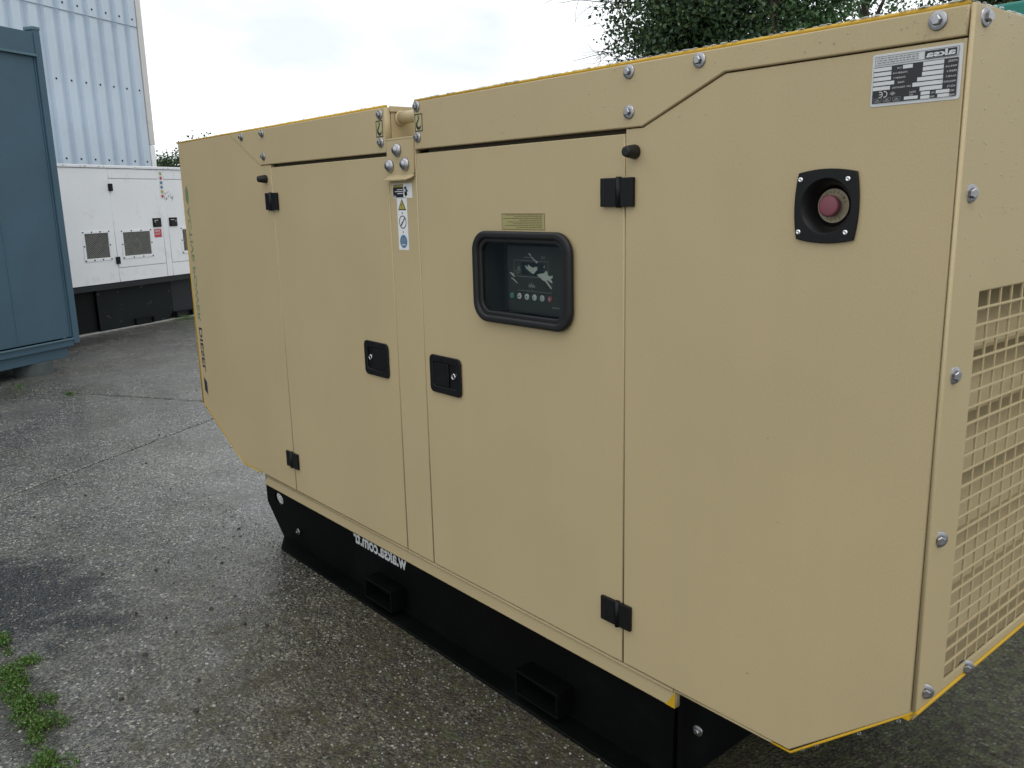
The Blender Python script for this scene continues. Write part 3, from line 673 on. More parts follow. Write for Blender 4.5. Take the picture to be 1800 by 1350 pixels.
# ================================================================ THE TAN GENERATOR
G = empty('diesel_generator'); tag(G, 'large tan canopied diesel generator with yellow edges on a black base frame', 'generator')
x0, x1, x2, s1, s2, s3, s4 = -3.284, -2.877, -.238, -2.377, -1.603, -1.4586, -.6827
zt, zb, zc, W = 1.75, .40, .598, 1.10
nL, nR = -1.602, -1.457        # notch in the roof for the lifting bar
g = .0020
TAN = 'tan_film'
def build_body():
    T = .02
    # panels of the near side: each a folded sheet with its own seam
    plate('side_panel', [[(s4 + g, zb + .003), (x2, zb + .003), (-.0096, zc - .002), (-.0096, 1.7005), (-.436, 1.7005), (-.634, 1.6195), (s4 + g, 1.6195)], circ(-.219, 1.46, .0500)], SIDE(0), T, TAN, G, .002)
    plate('side_panel', [[(x0 + .008, zt - .004), (x0 + .008, zc + .003), (x1 + .003, zb + .003), (s1 - g, zb + .003), (s1 - g, 1.6195), (-2.456, 1.6195), (-2.706, 1.7405), (-2.706, zt - .004)]], SIDE(0), T, TAN, G, .0015)
    plate('door', [[(s1 + g, zb + .003), (s2 - g, zb + .003), (s2 - g, 1.6105), (s1 + g, 1.6105)]], SIDE(0), T, TAN, G, .002)
    plate('door', [[(s3 + g, zb + .003), (s4 - g, zb + .003), (s4 - g, 1.6105), (s3 + g, 1.6105)], rrect(-1.190, -.844, 1.185, 1.397, .045)], SIDE(0), T, TAN, G, .002)
    plate('centre_post', [[(s2 + g, zb + .003), (s3 - g, zb + .003), (s3 - g, 1.64), (s2 + g, 1.64)]], SIDE(.0), T, TAN, G, .002)
    plate('roof_band', [[(nR, zt - .004), (nR, 1.6215), (-.634, 1.6215), (-.436, 1.7032), (-.0094, 1.7032), (-.0094, zt - .004)]], SIDE(-.0035), T, TAN, G, .0025)
    plate('roof_band', [[(nL, zt - .004), (nL, 1.6215), (-2.4555, 1.6215), (-2.704, 1.7418), (-2.704, zt - .004)]], SIDE(-.0035), T, TAN, G, .0025)
    # inner frame, seen only as dark seams
    core = plate('inner_frame', [[(x0 + .04, zt - .02), (x0 + .04, zc), (x1 + .01, zb + .02), (x2 - .01, zb + .02), (-.15, zc), (-.15, zt - .02), (nR + .03, zt - .02), (nR + .03, 1.60), (nL - .03, 1.60), (nL - .03, zt - .02)], rrect(-1.20, -.832, 1.17, 1.41, .01), circ(-.219, 1.46, .056)], SIDE(.0215), W - .044, 'core_dark', G, .001)
    # far side, far end, roof
    plate('rear_panel', [[(x0 + .01, zt - .006), (x0 + .01, zc), (x1, zb), (x2, zb), (-.004, zc), (-.004, zt - .006), (nR, zt - .006), (nR, 1.64), (nL, 1.64), (nL, zt - .006)]], SIDE(W - .02), .02, TAN, G, .002)
    box('far_end_panel', x0 + .004, x0 + .024, .022, W - .022, zc + .004, zt - .006, TAN, G, .002)
    for a, b, nm in ((x0 + .002, nL, 'roof_panel'), (nR, -.001, 'roof_panel')):
        box(nm, a, b, .018, W - .002, zt - .012, zt - .002, TAN, G, .002)
    # wrapped film stops short of these edges: the old yellow paint shows
    def rim(pts, r, nm='yellow_edge', y=.004):
        return tube(nm, [(p[0], y, p[1]) for p in pts], r, 'yellow_paint', G, 8)
    rim([(x0 + .006, zt - .001), (nL - .001, zt - .001)], .0042); rim([(nR + .001, zt - .001), (-.011, zt - .001)], .0042)
    rim([(x0 + .006, zt - .004), (x0 + .003, 1.3), (x0 + .002, zc + .0)], [.002, .005, .008])
    rim([(x0 + .004, zc), (x1, zb - .002), (-2.70, zb - .002)], [.006, .004, .003])
    tube('bottom_lip', [(-.532, .006, zb - .003), (x2 - .04, .006, zb - .003)], .003, TAN, G, 8)
    rim([(x2 - .04, zb - .003), (x2 + .002, zb - .003), (-.008, zc - .002)], .0027)
    box('yellow_underside', x1 + .02, x2 - .02, .03, W - .03, zb + .004, zb + .012, 'yellow_paint', G)
    # near end panel with its grille opening
    gy0, gy1, gz0, gz1 = .1035, .995, .6205, 1.319
    plate('end_panel', [[(-.0030, zc + .003), (W - .0045, zc + .003), (W - .0045, zt - .002), (-.0030, zt - .002)], [(gy0, gz0), (gy1, gz0), (gy1, gz1), (gy0, gz1)]], ENDF(.0), .0075, TAN, G, .003)
    box('yellow_edge', -.016, .0015, .004, W - .004, zc - .006, zc + .0022, 'yellow_paint', G, .003)
    box('yellow_tab', -.036, -.012, .002, .026, zc - .022, zc - .0065, 'yellow_paint', G, .003)
    grl = empty('grille'); grl.parent = G
    ny, nz = 19, 25
    for k in range(1, ny): yy = gy0 + (gy1 - gy0) * k / ny; box('grille_bar', -.0058, -.0019, yy - .0022, yy + .0022, gz0 - .004, gz1 + .004, TAN, grl, .0008)
    for k in range(1, nz): zz = gz0 + (gz1 - gz0) * k / nz; box('grille_bar', -.0052, -.0012, gy0 - .004, gy1 + .004, zz - .0022, zz + .0022, TAN, grl, .0008)
    lv = empty('louvre_bank'); lv.parent = G
    for k in range(7):                                    # sloping louvre blades behind the wires
        zz = gz1 + .012 - k * .1095
        bm = bmesh.new()
        P = [(-.125, zz - .010), (-.022, zz - .112), (-.024, zz - .119), (-.129, zz - .014)]
        vs_ = [bm.verts.new((p[0], yy, p[1])) for yy in (gy0 - .06, gy1 + .06) for p in P]
        for i in range(4): bm.faces.new((vs_[i], vs_[(i + 1) % 4], vs_[4 + (i + 1) % 4], vs_[4 + i]))
        bm.faces.new(vs_[:4]); bm.faces.new(vs_[4:]); bmesh.ops.recalc_face_normals(bm, faces=bm.faces)
        link('louvre_blade', bm_mesh(bm, 'louvre_blade'), lv, TAN)
    # notch: lifting channel across the roof
    box('channel_wall', nL - .008, nL, .018, W - .02, 1.62, zt - .001, TAN, G, .001); box('channel_wall', nR, nR + .008, .018, W - .02, 1.62, zt - .001, TAN, G, .001)
    box('channel_flange', nL + .0005, nL + .006, .012, W - .02, zt - .016, zt - .0005, TAN, G, .001)
    box('channel_floor', nL + .001, nR - .001, .022, W - .02, 1.630, 1.642, TAN, G, .001)
    # sill below the doors
    plate('sill', [[(-2.695, .346), (-.534, .346), (-.534, .392), (-2.675, .392)]], SIDE(.011), .02, TAN, G, .003)
    tube('sill_lip', [(-2.672, .009, .3925), (-.536, .009, .3925)], .0045, TAN, G, 8)
    pr = Print(); pr.poly([(-.533, .347), (-.533, .389), (-.556, .352), (-.562, .347)], 'yellow_paint'); pr.build('bare_yellow_corner', (0, .011, 0), (1, 0, 0), (0, 0, 1), (0, -1, 0), G)
build_body()

def build_lifting():
    br = plate('lifting_bracket', [[(nL + .003, 1.552), (nR - .016, 1.552), (nR - .012, 1.556), (nR - .006, 1.56), (nR - .006, 1.652), (nL + .003, 1.652)]], SIDE(-.0055), .006, TAN, G, .001)
    # turned-out lip at the bottom and fold at the top
    bm = bmesh.new(); prof = [(-.0055, 1.556), (-.0075, 1.551), (-.013, 1.547), (-.022, 1.544), (-.0215, 1.5405), (-.011, 1.5425), (-.003, 1.5475), (-.0005, 1.553)]
    A = [bm.verts.new((nL + .003, p[0], p[1])) for p in prof]; B = [bm.verts.new((nR - .022 + .016 * min(1, max(0, (p[1] - 1.5405) / .012)), p[0], p[1])) for p in prof]
    n = len(prof)
    for i in range(n): bm.faces.new((A[i], A[(i + 1) % n], B[(i + 1) % n], B[i]))
    bm.faces.new(A); bm.faces.new(B); bmesh.ops.recalc_face_normals(bm, faces=bm.faces)
    link('bracket_lip', bm_mesh(bm, 'bracket_lip'), br, TAN)
    box('bracket_top', nL + .003, nR - .006, -.0052, .045, 1.6525, 1.658, TAN, br, .0012)
    tube('lifting_bar', [(nL, .050, 1.718), (nR, .050, 1.718)], .0175, TAN, G, 20)
    share(lathe_me([(.0176, 0), (.021, .002), (.021, .006), (.0176, .009)], 24), 'bar_collar', (nL + .0005, .050, 1.718), (0, math.pi / 2, 0), G).data.materials.append(MT[TAN])
    rr = lathe_me([(.019, 0), (.0255, .001), (.0255, .005), (.019, .006)], 24); rr.materials.append(MT['black_rubber'])
    share(rr, 'bar_seal', (nR - .036, .050, 1.718), (0, math.pi / 2, 0), G)
build_lifting()

def build_bolts():
    def bolt(R_, hx, hh):
        bm = bmesh.new()
        me = lathe_me([(0, 0), (R_, 0), (R_, .0016), (R_ * .92, .003), (hx * 1.12, .0042)], 28)
        bm.from_mesh(me); bpy.data.meshes.remove(me); s = .0040
        ring = lambda r, z, k=6: [bm.verts.new((r * math.cos(math.pi / 3 * i), r * math.sin(math.pi / 3 * i), z)) for i in range(k)]
        a, b, c = ring(hx, s), ring(hx, s + hh * .8), ring(hx * .8, s + hh)
        for p, q in ((a, b), (b, c)):
            for i in range(6): bm.faces.new((p[i], p[(i + 1) % 6], q[(i + 1) % 6], q[i]))
        bm.faces.new(c); bm.faces.new([bm.verts.new((hx * 1.25 * math.cos(math.pi / 14 * i), hx * 1.25 * math.sin(math.pi / 14 * i), s)) for i in range(28)])
        bmesh.ops.recalc_face_normals(bm, faces=bm.faces); m = bm_mesh(bm, 'bolt'); m.materials.append(MT['steel_zinc']); return m
    b1 = bolt(.0142, .0078, .0065); b2 = lathe_me([(0, 0), (.019, 0), (.019, .002), (.0172, .0055), (.013, .009), (.011, .0095), (.010, .0095), (.010, .0135), (0, .0142)], 28, 'bolt'); b2.materials.append(MT['steel_zinc'])
    b2.polygons.foreach_set('use_smooth', [True] * len(b2.polygons))
    rng = random.Random(2)
    for x, z in ((-.0526, 1.730), (-.4925, 1.7305), (-.6696, 1.731), (-.669, 1.6525), (-2.5987, 1.729), (-2.4202, 1.729), (-2.4214, 1.6505), (-1.6265, 1.7275), (-1.6284, 1.6502), (-1.4380, 1.733), (-1.4390, 1.6523)):
        share(b1, 'bolt', (x, -.0038, z), (math.pi / 2, rng.uniform(0, 1), 0), G)
    for x, z in ((-1.5410, 1.6245), (-1.5825, 1.5826), (-1.5035, 1.584)): share(b2, 'bracket_bolt', (x, -.0058, z), (math.pi / 2, 0, 0), G)
    for y, z in ((.0315, 1.7302), (.032, 1.4768), (.031, 1.1916), (.030, .9119), (.029, .6303), (.1974, .610), (.55, .610), (.9, .610)): share(b1, 'bolt', (.0004, y, z), (rng.uniform(0, 1), math.pi / 2, 0), G)
build_bolts()

def build_hardware():
    # strap hinges
    for cx, lft in ((-.700, False), (-2.380, True)):
        for z in (1.4925, .5255):
            k = cx + (.005 if not lft else -.005)
            h = boxes('hinge', [(cx - .0465, k - .0066, -.0095, -.0012, z - .030, z + .030), (k + .0066, cx + .0465, -.0095, -.0005, z - .030, z + .030)], 'black_plastic', G, .0015)
            tube('hinge_pin', [(k, -.0062, z - .032), (k, -.0062, z + .032)], .0062, 'black_plastic', h, 14)
            box('hinge_groove', cx - .036, cx - .0335, -.0101, -.0094, z - .027, z + .027, 'black_rubber', h)
    # rubber bump stops
    me = lathe_me([(0, 0), (.0140, 0), (.0148, .003), (.0142, .008), (.0112, .028), (.0100, .031), (.0085, .032), (.004, .0315), (0, .0315)], 28, 'door_stop'); me.materials.append(MT['black_rubber'])
    me.polygons.foreach_set('use_smooth', [True] * len(me.polygons))
    share(me, 'door_stop', (-.654, -.0004, 1.573), (math.pi / 2, 0, 0), G); share(me, 'door_stop', (-2.4235, -.0004, 1.572), (math.pi / 2, 0, 0), G)
    # paddle latches
    for xa, xb, key in ((-1.7915, -1.6515, 'L'), (-1.4265, -1.2795, 'R')):
        za, zb_ = .948, 1.057; y = -.0005 if key == 'L' else -.0015
        lt = empty('latch'); lt.parent = G
        hx0, hx1 = xa + .019, xb - .017; hz0, hz1 = za + .02, zb_ - .02
        plate('bezel', [rrect(xa, xb, za, zb_, .016), rrect(hx0, hx1, hz0, hz1, .006)], SIDE(y - .006), .0055, 'black_plastic', lt, .0022, 2)
        plate('dish', [rrect(hx0 - .002, hx1 + .002, hz0 - .002, hz1 + .002, .006)], SIDE(y - .0012), .001, 'black_plastic', lt, .0002)
        if key == 'L': p0, p1, kx = hx0 + .032, hx1 - .002, hx0 + .0175
        else: p0, p1, kx = hx0 + .002, hx1 - .040, hx1 - .016
        plate('paddle', [rrect(p0, p1, hz0 + .002, hz1 - .002, .004)], SIDE(y - .0052), .0038, 'black_plastic', lt, .0012)
        k = lathe_me([(0, .0), (.0088, 0), (.0088, .004), (.0078, .0052), (.0062, .0044), (0, .0040)], 20); k.materials.append(MT['chrome'])
        ko = share(k, 'key_cylinder', (kx, y - .0013, 1.005), (math.pi / 2, 0, 0), lt)
        box('key_slot', kx - .0008, kx + .0008, y - .0060, y - .0052, 1.0005, 1.0095, 'black_print', lt)
build_hardware()

def build_window():
    ax0, ax1, az0, az1 = -1.200, -.834, 1.1755, 1.4065
    win = empty('control_window'); win.parent = G
    # rubber gasket: two stepped rounded rings
    plate('gasket', [rrect(ax0, ax1, az0, az1, .052, 10), rrect(ax0 + .021, ax1 - .021, az0 + .019, az1 - .019, .036, 10)], SIDE(-.0175), .0160, 'black_rubber', win, .0068, 4)
    plate('gasket_inner', [rrect(ax0 + .0185, ax1 - .0185, az0 + .0165, az1 - .0165, .037, 10), rrect(ax0 + .033, ax1 - .033, az0 + .029, az1 - .029, .028, 10)], SIDE(-.0105), .0090, 'black_rubber', win, .0035, 3)
    plate('pane', [rrect(ax0 + .031, ax1 - .031, az0 + .027, az1 - .027, .028, 10)], SIDE(-.004), .003, 'clear_pane', win, .0004)
    i0, i1, j0, j1 = ax0 + .019, ax1 - .019, az0 + .017, az1 - .017
    boxes('recess', [(i0 - .004, i0, .0004, .075, j0, j1), (i1, i1 + .004, .0004, .075, j0, j1), (i0, i1, .0004, .075, j0 - .004, j0), (i0, i1, .0004, .075, j1, j1 + .004), (i0, i1, .0755, .08, j0, j1)], 'recess_dark', win)
    cp = empty('control_panel'); cp.parent = G
    yF = .030
    plate('fascia', [rrect(-1.112, -.886, 1.2005, 1.372, .012)], SIDE(yF), .034, 'panel_face', cp, .003)
    P = Print()
    f = lambda px, py: None
    # print (mirrored): u grows to the left of the picture
    X = lambda x: -x
    def R_(xa, xb, za, zb_, m, L=0): P.rect(X(xb), za, X(xa), zb_, m, L)
    def O_(xa, xb, za, zb_, w_, m, L=1): P.outline(X(xb), za, X(xa), zb_, w_, m, L)
    O_(-1.085, -.957, 1.293, 1.334, .0013, 'print_grey'); R_(-1.055, -.975, 1.298, 1.329, 'lcd', 1)
    P.stroke([(X(-1.072), 1.2585), (X(-.945), 1.2585), (X(-.945), 1.279)], .0013, 'print_grey', 1); P.stroke([(X(-1.018), 1.2585), (X(-1.018), 1.266)], .0012, 'print_grey', 1)
    P.poly([(X(-1.030), 1.268), (X(-1.006), 1.268), (X(-1.006), 1.2745), (X(-1.010), 1.272), (X(-1.012), 1.279), (X(-1.016), 1.273), (X(-1.019), 1.283), (X(-1.022), 1.273), (X(-1.026), 1.278), (X(-1.030), 1.272)], 'print_grey', 1)
    P.poly([(X(-1.072), 1.310), (X(-1.060), 1.310), (X(-1.066), 1.321)], 'print_grey', 1)
    P.text('DSE', X(-.967), 1.3395, .0062, 'print_grey', 1, bold=.02); R_(-1.045, -1.010, 1.3405, 1.3425, 'print_grey', 1); R_(-.945, -.918, 1.222, 1.225, 'print_grey', 1)
    for k in range(3): R_(-1.080 + .002 * k, -1.058 - .004 * k, 1.3065 - k * .004, 1.308 - k * .004, 'print_grey', 1)
    P.build('printing', (0, yF, 0), (-1, 0, 0), (0, 0, 1), (0, -1, 0), cp)
    b = lathe_me([(0, 0), (.0078, 0), (.0078, .0012), (.0068, .0022), (0, .0024)], 20)
    cols = ['button_green', 'button_white', 'button_white', 'button_white', 'button_white', 'button_redlit']
    for k, c in enumerate(cols):
        me = b.copy(); me.materials.append(MT[c]); x = -1.0935 + k * .0284
        bt = share(me, 'push_button', (x, yF - .0003, 1.2435), (math.pi / 2, 0, 0), cp)
        q = Print(); ink = 'print_grey' if k in (0, 5) else 'panel_face'
        if k == 0: q.stroke([(0, -.003), (0, .003)], .0012, ink)
        elif k == 1: q.poly([(-.003, -.002), (.003, -.002), (.002, .002), (-.002, .001)], ink)
        elif k == 5: q.ring(0, 0, .0036, .0036, .0012, 'white_print', 0)
        elif k == 2: q.rect(-.0025, -.002, .0025, .002, ink)
        elif k == 3: q.stroke([(0, -.004), (.001, 0), (-.001, .003)], .0016, ink)
        else: q.ring(0, 0, .0035, .004, .001, ink, 0)
        s_ = q.build('button_symbol', (x, yF - .0028, 1.2435), (-1, 0, 0), (0, 0, 1), (0, -1, 0), cp)
    # torn remains of protective film
    T_ = Print()
    def px(a, b_): return (None)
    def scrap(pts): T_.poly([(X(-1.1227 + (p[0] - 80) * .000175), 1.361 - (p[1] - 80) * .000142) for p in pts], 'tape_scrap', 0)
    scrap([(540, 355), (575, 365), (600, 385), (615, 335), (660, 370), (730, 395), (745, 375), (810, 370), (805, 425), (760, 460), (735, 495), (690, 490), (630, 450), (570, 410)])
    scrap([(795, 505), (850, 488), (945, 470), (990, 425), (1015, 450), (1025, 500), (1060, 515), (1120, 500), (1120, 540), (1080, 560), (1110, 600), (1115, 630), (1085, 625), (1030, 590), (990, 580), (1040, 640), (1100, 715), (1085, 735), (1040, 690), (970, 610), (900, 585), (880, 560), (830, 535)])
    scrap([(615, 150), (660, 145), (690, 200), (740, 240), (790, 270), (825, 280), (800, 310), (780, 310), (770, 280), (710, 245), (670, 195)])
    scrap([(195, 500), (250, 500), (320, 530), (285, 535), (325, 580), (280, 565), (240, 530)])
    scrap([(220, 590), (270, 595), (330, 630), (395, 695), (350, 675), (290, 630)]); scrap([(935, 370), (965, 335), (960, 360), (945, 385)])
    T_.build('film_scrap', (0, yF - .0012, 0), (-1, 0, 0), (0, 0, 1), (0, -1, 0), cp)
build_window()

def build_estop():
    E_ = empty('emergency_stop'); E_.parent = G
    cx, cz, h = -.219, 1.460, .0595
    # bulged square bezel
    loop = []
    for s in range(4):
        for i in range(14):
            t_ = -1 + 2 * i / 14; c = .86; b = h * (1 - .10 * t_ * t_)
            x_, z_ = t_ * h * .90, b
            for _ in range(s): x_, z_ = -z_, x_
            loop.append((cx + x_, cz + z_ * 1.05))
    # reorder so that the outline runs round once
    loop.sort(key=lambda p: math.atan2(p[1] - cz, p[0] - cx))
    plate('bezel', [loop, circ(cx, cz, .0460, 48)], SIDE(-.0055), .0052, 'black_plastic', E_, .0014, 2)
    me = lathe_me([(.0470, -.0002), (.0461, -.001), (.0425, -.006), (.0372, -.016), (.0352, -.027), (.0330, -.0325), (.0285, -.0345), (0, -.0345)], 48, 'bowl'); me.materials.append(MT['black_plastic'])
    me.polygons.foreach_set('use_smooth', [True] * len(me.polygons))
    share(me, 'bowl', (cx, -.0055, cz), (math.pi / 2, 0, 0), E_)
    dy = .0270; dx, dz = cx - .003, cz
    d = lathe_me([(0, 0), (.0290, 0), (.0290, .0012), (0, .0012)], 48); d.materials.append(MT['pale_ring']); share(d, 'legend_disc', (dx, dy, dz), (math.pi / 2, 0, 0), E_)
    P = Print()
    def arc(txt, a0, step, r, flip):
        for i, ch in enumerate(txt):
            a = a0 - step * i if not flip else a0 + step * i
            rot = a - math.pi / 2 if not flip else a + math.pi / 2
            P.text(ch, r * math.cos(a) if not flip else r * math.cos(a), r * math.sin(a), .0052, 'olive_print', 0, align='C', rot=rot, bold=.01)
    arc('EMERGENCY', math.radians(163), math.radians(17.5), .0212, False)
    arc('STOP', math.radians(238), math.radians(19), .0262, True)
    P.build('lettering', (dx, dy - .0012, dz), (-1, 0, 0), (0, 0, 1), (0, -1, 0), E_)
    m = lathe_me([(.0125, 0), (.0125, .006), (.0178, .0065), (.0184, .009), (.0184, .0155), (.0168, .0178), (.014, .0186), (0, .0188)], 40); m.materials.append(MT['button_red'])
    m.polygons.foreach_set('use_smooth', [True] * len(m.polygons))
    share(m, 'mushroom_button', (dx, dy - .0014, dz), (math.pi / 2, 0, 0), E_)
    s = lathe_me([(0, 0), (.0048, 0), (.0048, .0012), (.0036, .0026), (.0015, .003), (.0014, .0018), (0, .0018)], 20, 'screw'); s.materials.append(MT['chrome'])
    s.polygons.foreach_set('use_smooth', [True] * len(s.polygons))
    for x, z in ((-.2675, 1.5050), (-.1800, 1.5042), (-.2675, 1.4160), (-.1795, 1.4165)): share(s, 'screw', (x, -.0055, z), (math.pi / 2, 0, 0), E_)
mat('pale_ring', (.34, .285, .19), .5)
build_estop()

def build_nameplate():
    NP = plate('nameplate', [rrect(-.1525, -.0138, 1.6150, 1.6942, .004, 4)], SIDE(-.0008), .0012, 'plate_silver', G, .0003)
    P = Print(); w_, h_ = .1387, .0792
    u = lambda a: a * w_; v = lambda b: (1 - b) * h_
    R_ = lambda a, b, c, d, m, L=0: P.rect(u(a), v(d), u(c), v(b), m, L)
    P.outline(u(.035), v(.215), u(.965), v(.045), .0006, 'dark_letter', 0)
    R_(.06, .065, .40, .195, 'black_print', 0); P.text('aksa', u(.072), v(.178), .0088, 'plate_silver', 1, width=u(.315), bold=.03)
    for k in range(3):
        a = .47
        while a < .93:
            l_ = random.uniform(.02, .06); R_(a, .075 + k * .043, min(a + l_, .945), .093 + k * .043, 'print_grey', 0); a += l_ + .012
    R_(.035, .245, .975, .935, 'black_print', 0)
    Wt = 'plate_silver'
    for k in range(6):
        y = .255 + k * .091; a1_ = (.41, .41, .415, .465, .515, .43)[k]; R_(.185, y, a1_, y + .072, Wt, 1)
    for k in range(2):
        y = .80 + k * .075; R_(.105, y, .25 - .02 * k, y + .06, Wt, 1); R_(.315, y, .415, y + .06, Wt, 1)
    for k in range(5):
        y = .258 + k * .091; R_((.765, .765, .765, .725, .77)[k], y, .972, y + .070, Wt, 1)
    R_(.525, .262, .635, .33, Wt, 1); R_(.445, .86, .60, .918, Wt, 1)
    tx = lambda s, a, b, h=.0030: P.text(s, u(a), v(b), h, Wt, 1)
    for k, s in enumerate(('MODEL', 'PRIME kVA', 'PRIME V', 'POWER F.', 'FREQUENCY', 'VOLTS')): tx(s, .045, .315 + k * .091, .0026 if len(s) > 7 else .003)
    tx('NO', .055, .85); tx('Hz', .265, .85); tx('SPEED', .045, .925, .0026); tx('RPM', .262, .925, .0026)
    for k, s in enumerate(('COS', 'STANDBY kVA', 'STANDBY V', 'PHASE', 'CAT. INSULATION')): tx(s, (.65, .58, .60, .61, .53)[k], .32 + k * .091, .0026)
    tx('SERIAL', .47, .80, .0026); tx('NO', .50, .85, .0026)
    # CE mark, diamond and three certificates
    for c_ in (.83, .885):
        P.stroke([(u(c_) + .0042 * math.cos(t_) * 1.0, v(.775) + .0042 * math.sin(t_)) for t_ in [math.radians(70 + 220 * i / 12) for i in range(13)]], .0011, Wt, 1)
    P.stroke([(u(.885) - .004, v(.775)), (u(.885) + .001, v(.775))], .001, Wt, 1)
    P.poly([(u(.70), v(.775)), (u(.735), v(.735)), (u(.77), v(.775)), (u(.735), v(.815))], 'print_grey', 1)
    for k in range(3):
        a = .64 + k * .112; P.outline(u(a), v(.905), u(a + .092), v(.845), .0005, 'print_grey', 1); P.poly([(u(a + .02), v(.89)), (u(a + .075), v(.89)), (u(a + .045), v(.862))], 'print_grey', 1); R_(a + .01, .912, a + .085, .922, 'print_grey', 1)
    P.build('printing', (-.0138, -.0020, 1.6150), (-1, 0, 0), (0, 0, 1), (0, -1, 0), NP, .0002, .0002)
build_nameplate()

def build_prints():
    # instruction label over the window
    P = Print(); P.rect(0, 0, .158, .0385, 'pale_olive', 0); P.outline(0, 0, .158, .0385, .0012, 'olive_print', 1)
    rng = random.Random(9); lens = [.132, .101, .140, .080, .125, .104, .134, .092]
    for k, L_ in enumerate(lens):
        a = .010
        while a < .010 + L_:
            q = rng.uniform(.006, .018); P.rect(a, .0345 - k * .0042, min(a + q, .012 + L_), .0359 - k * .0042, 'olive_print', 1); a += q + .0016
    P.build('instruction_label', (-.934, 0, 1.410), parent=G, **MIR)
    # hook pictograms
    for xc, zc_ in ((-1.6325, 1.6885), (-1.4320, 1.6905)):
        P = Print(); w_, h_ = .036, .046; P.rect(-w_ / 2, -h_ / 2, w_ / 2, h_ / 2, 'hook_ground', 0); P.outline(-w_ / 2, -h_ / 2, w_ / 2, h_ / 2, .0026, 'black_print', 1)
        pts = [(-.001, .0125), (-.0005, .009), (.004, .004), (.0085, -.002), (.0090, -.008), (.005, -.0135), (-.001, -.0155), (-.0075, -.0130), (-.0115, -.0065)]
        P.stroke(pts, [.0035, .0035, .005, .0065, .0075, .0085, .0075, .005, .0012], 'black_print', 1); P.ring(-.001, .0145, .0040, .0040, .0016, 'black_print', 2, 14)
        P.build('hook_sticker', (xc, -.0036, zc_), (-1, 0, 0), (0, 0, 1), (0, -1, 0), G)
    # ear-protection sign
    P = Print(); P.rect(0, 0, .100, .040, 'white_print', 0); P.rect(.045, .002, .098, .038, 'black_print', 1); P.rect(.047, .0305, .096, .0365, 'sticker_yellow', 2)
    P.text('CAUTION', .055, .0315, .0040, 'black_print', 3, width=.034)
    for k in range(3): P.rect(.047, .0225 - k * .0055, .047 + (.030, .040, .028)[k], .0245 - k * .0055, 'white_print', 2)
    P.rect(.084, .004, .094, .0062, 'white_print', 2)
    P.disc(.034, .022, .0078, .0100, 'black_print', 1); P.disc(.0325, .0125, .0072, .0080, 'black_print', 1); P.disc(.036, .021, .0030, .0045, 'white_print', 2); P.ring(.036, .021, .0042, .0060, .001, 'print_grey', 3)
    P.poly([(.024, .024), (.026, .017), (.020, .0185)], 'black_print', 1)
    P.build('ear_protection_sign', (-1.484, 0, 1.4925), parent=G, **MIR)
    # warning strip
    P = Print(); w_ = .052; P.rect(0, 0, w_, .1475, 'white_print', 0); c = w_ / 2
    P.poly([(c - .0205, .1125), (c + .0205, .1125), (c, .1440)], 'black_print', 1); P.poly([(c - .0155, .1152), (c + .0155, .1152), (c, .1385)], 'sticker_yellow', 2)
    P.poly([(c - .0018, .130), (c + .0018, .130), (c + .001, .1215), (c - .001, .1215)], 'black_print', 3); P.disc(c, .1187, .0016, .0016, 'black_print', 3, 12)
    for z in (.1045, .0505): P.rect(c - .0022, z - .0022, c + .0022, z + .0022, 'purple_grey', 1)
    P.ring(c, .0790, .0188, .0188, .0032, 'purple_grey', 1); P.stroke([(c + .0128, .0662), (c - .0128, .0918)], .0045, 'purple_grey', 1); P.disc(c + .004, .074, .006, .006, 'plate_silver', 1, 12)
    P.disc(c, .0240, .0188, .0188, 'sticker_blue', 1); P.disc(c - .006, .0285, .0042, .0062, 'print_grey', 2, 14); P.disc(c + .006, .0285, .0042, .0062, 'print_grey', 2, 14); P.rect(c - .010, .0135, c + .010, .0155, 'white_print', 2); P.disc(c, .018, .006, .003, 'print_grey', 2, 12)
    P.build('warning_strip', (-1.5130, 0, 1.3460), parent=G, **MIR)
    # vertical lettering down the far edge (letters lie on their side, mirrored)
    hh = .034; put = lambda P, nm: P.build(nm, (-3.212, 0, 1.5700), (0, 0, -1), (-1, 0, 0), (0, -1, 0), G)
    P = Print(); P.poly([(0, .012), (.022, .034), (.062, .034), (.084, .012), (.060, .0), (.026, .0)], 'green_letter', 0); put(P, 'leaf_mark')
    P = Print(); P.text('ACTIVE POWER', .092, 0, hh, 'green_letter', 0, width=.500, bold=.012); put(P, 'green_lettering')
    P = Print(); P.text('DIESEL', .615, 0, hh * 1.02, 'dark_letter', 0, width=.205, bold=.02); put(P, 'dark_lettering')
    P = Print(); P.poly([(.865, 0), (.925, 0), (.905, hh), (.845, hh)], 'dark_letter', 0); put(P, 'end_mark')
    # a few scuffs and dirt specks on the doors
    P = Print(); rng = random.Random(12)
    for k in range(20):
        x, z = rng.uniform(-3.15, -.05), rng.uniform(.46, 1.58)
        if -1.21 < x < -.82 and 1.16 < z < 1.46: continue
        if -.30 < x < -.14 and 1.38 < z < 1.54: continue
        l_ = rng.uniform(.001, .005); a = rng.uniform(0, 3.1); P.stroke([(x, z), (x + l_ * math.cos(a), z + l_ * math.sin(a))], rng.uniform(.0006, .0018), 'olive_print', 0)
    sp_ = P.build('paint_specks', (0, -.0012, 0), (1, 0, 0), (0, 0, 1), (0, -1, 0), G); sp_['kind'] = 'stuff'
build_prints()

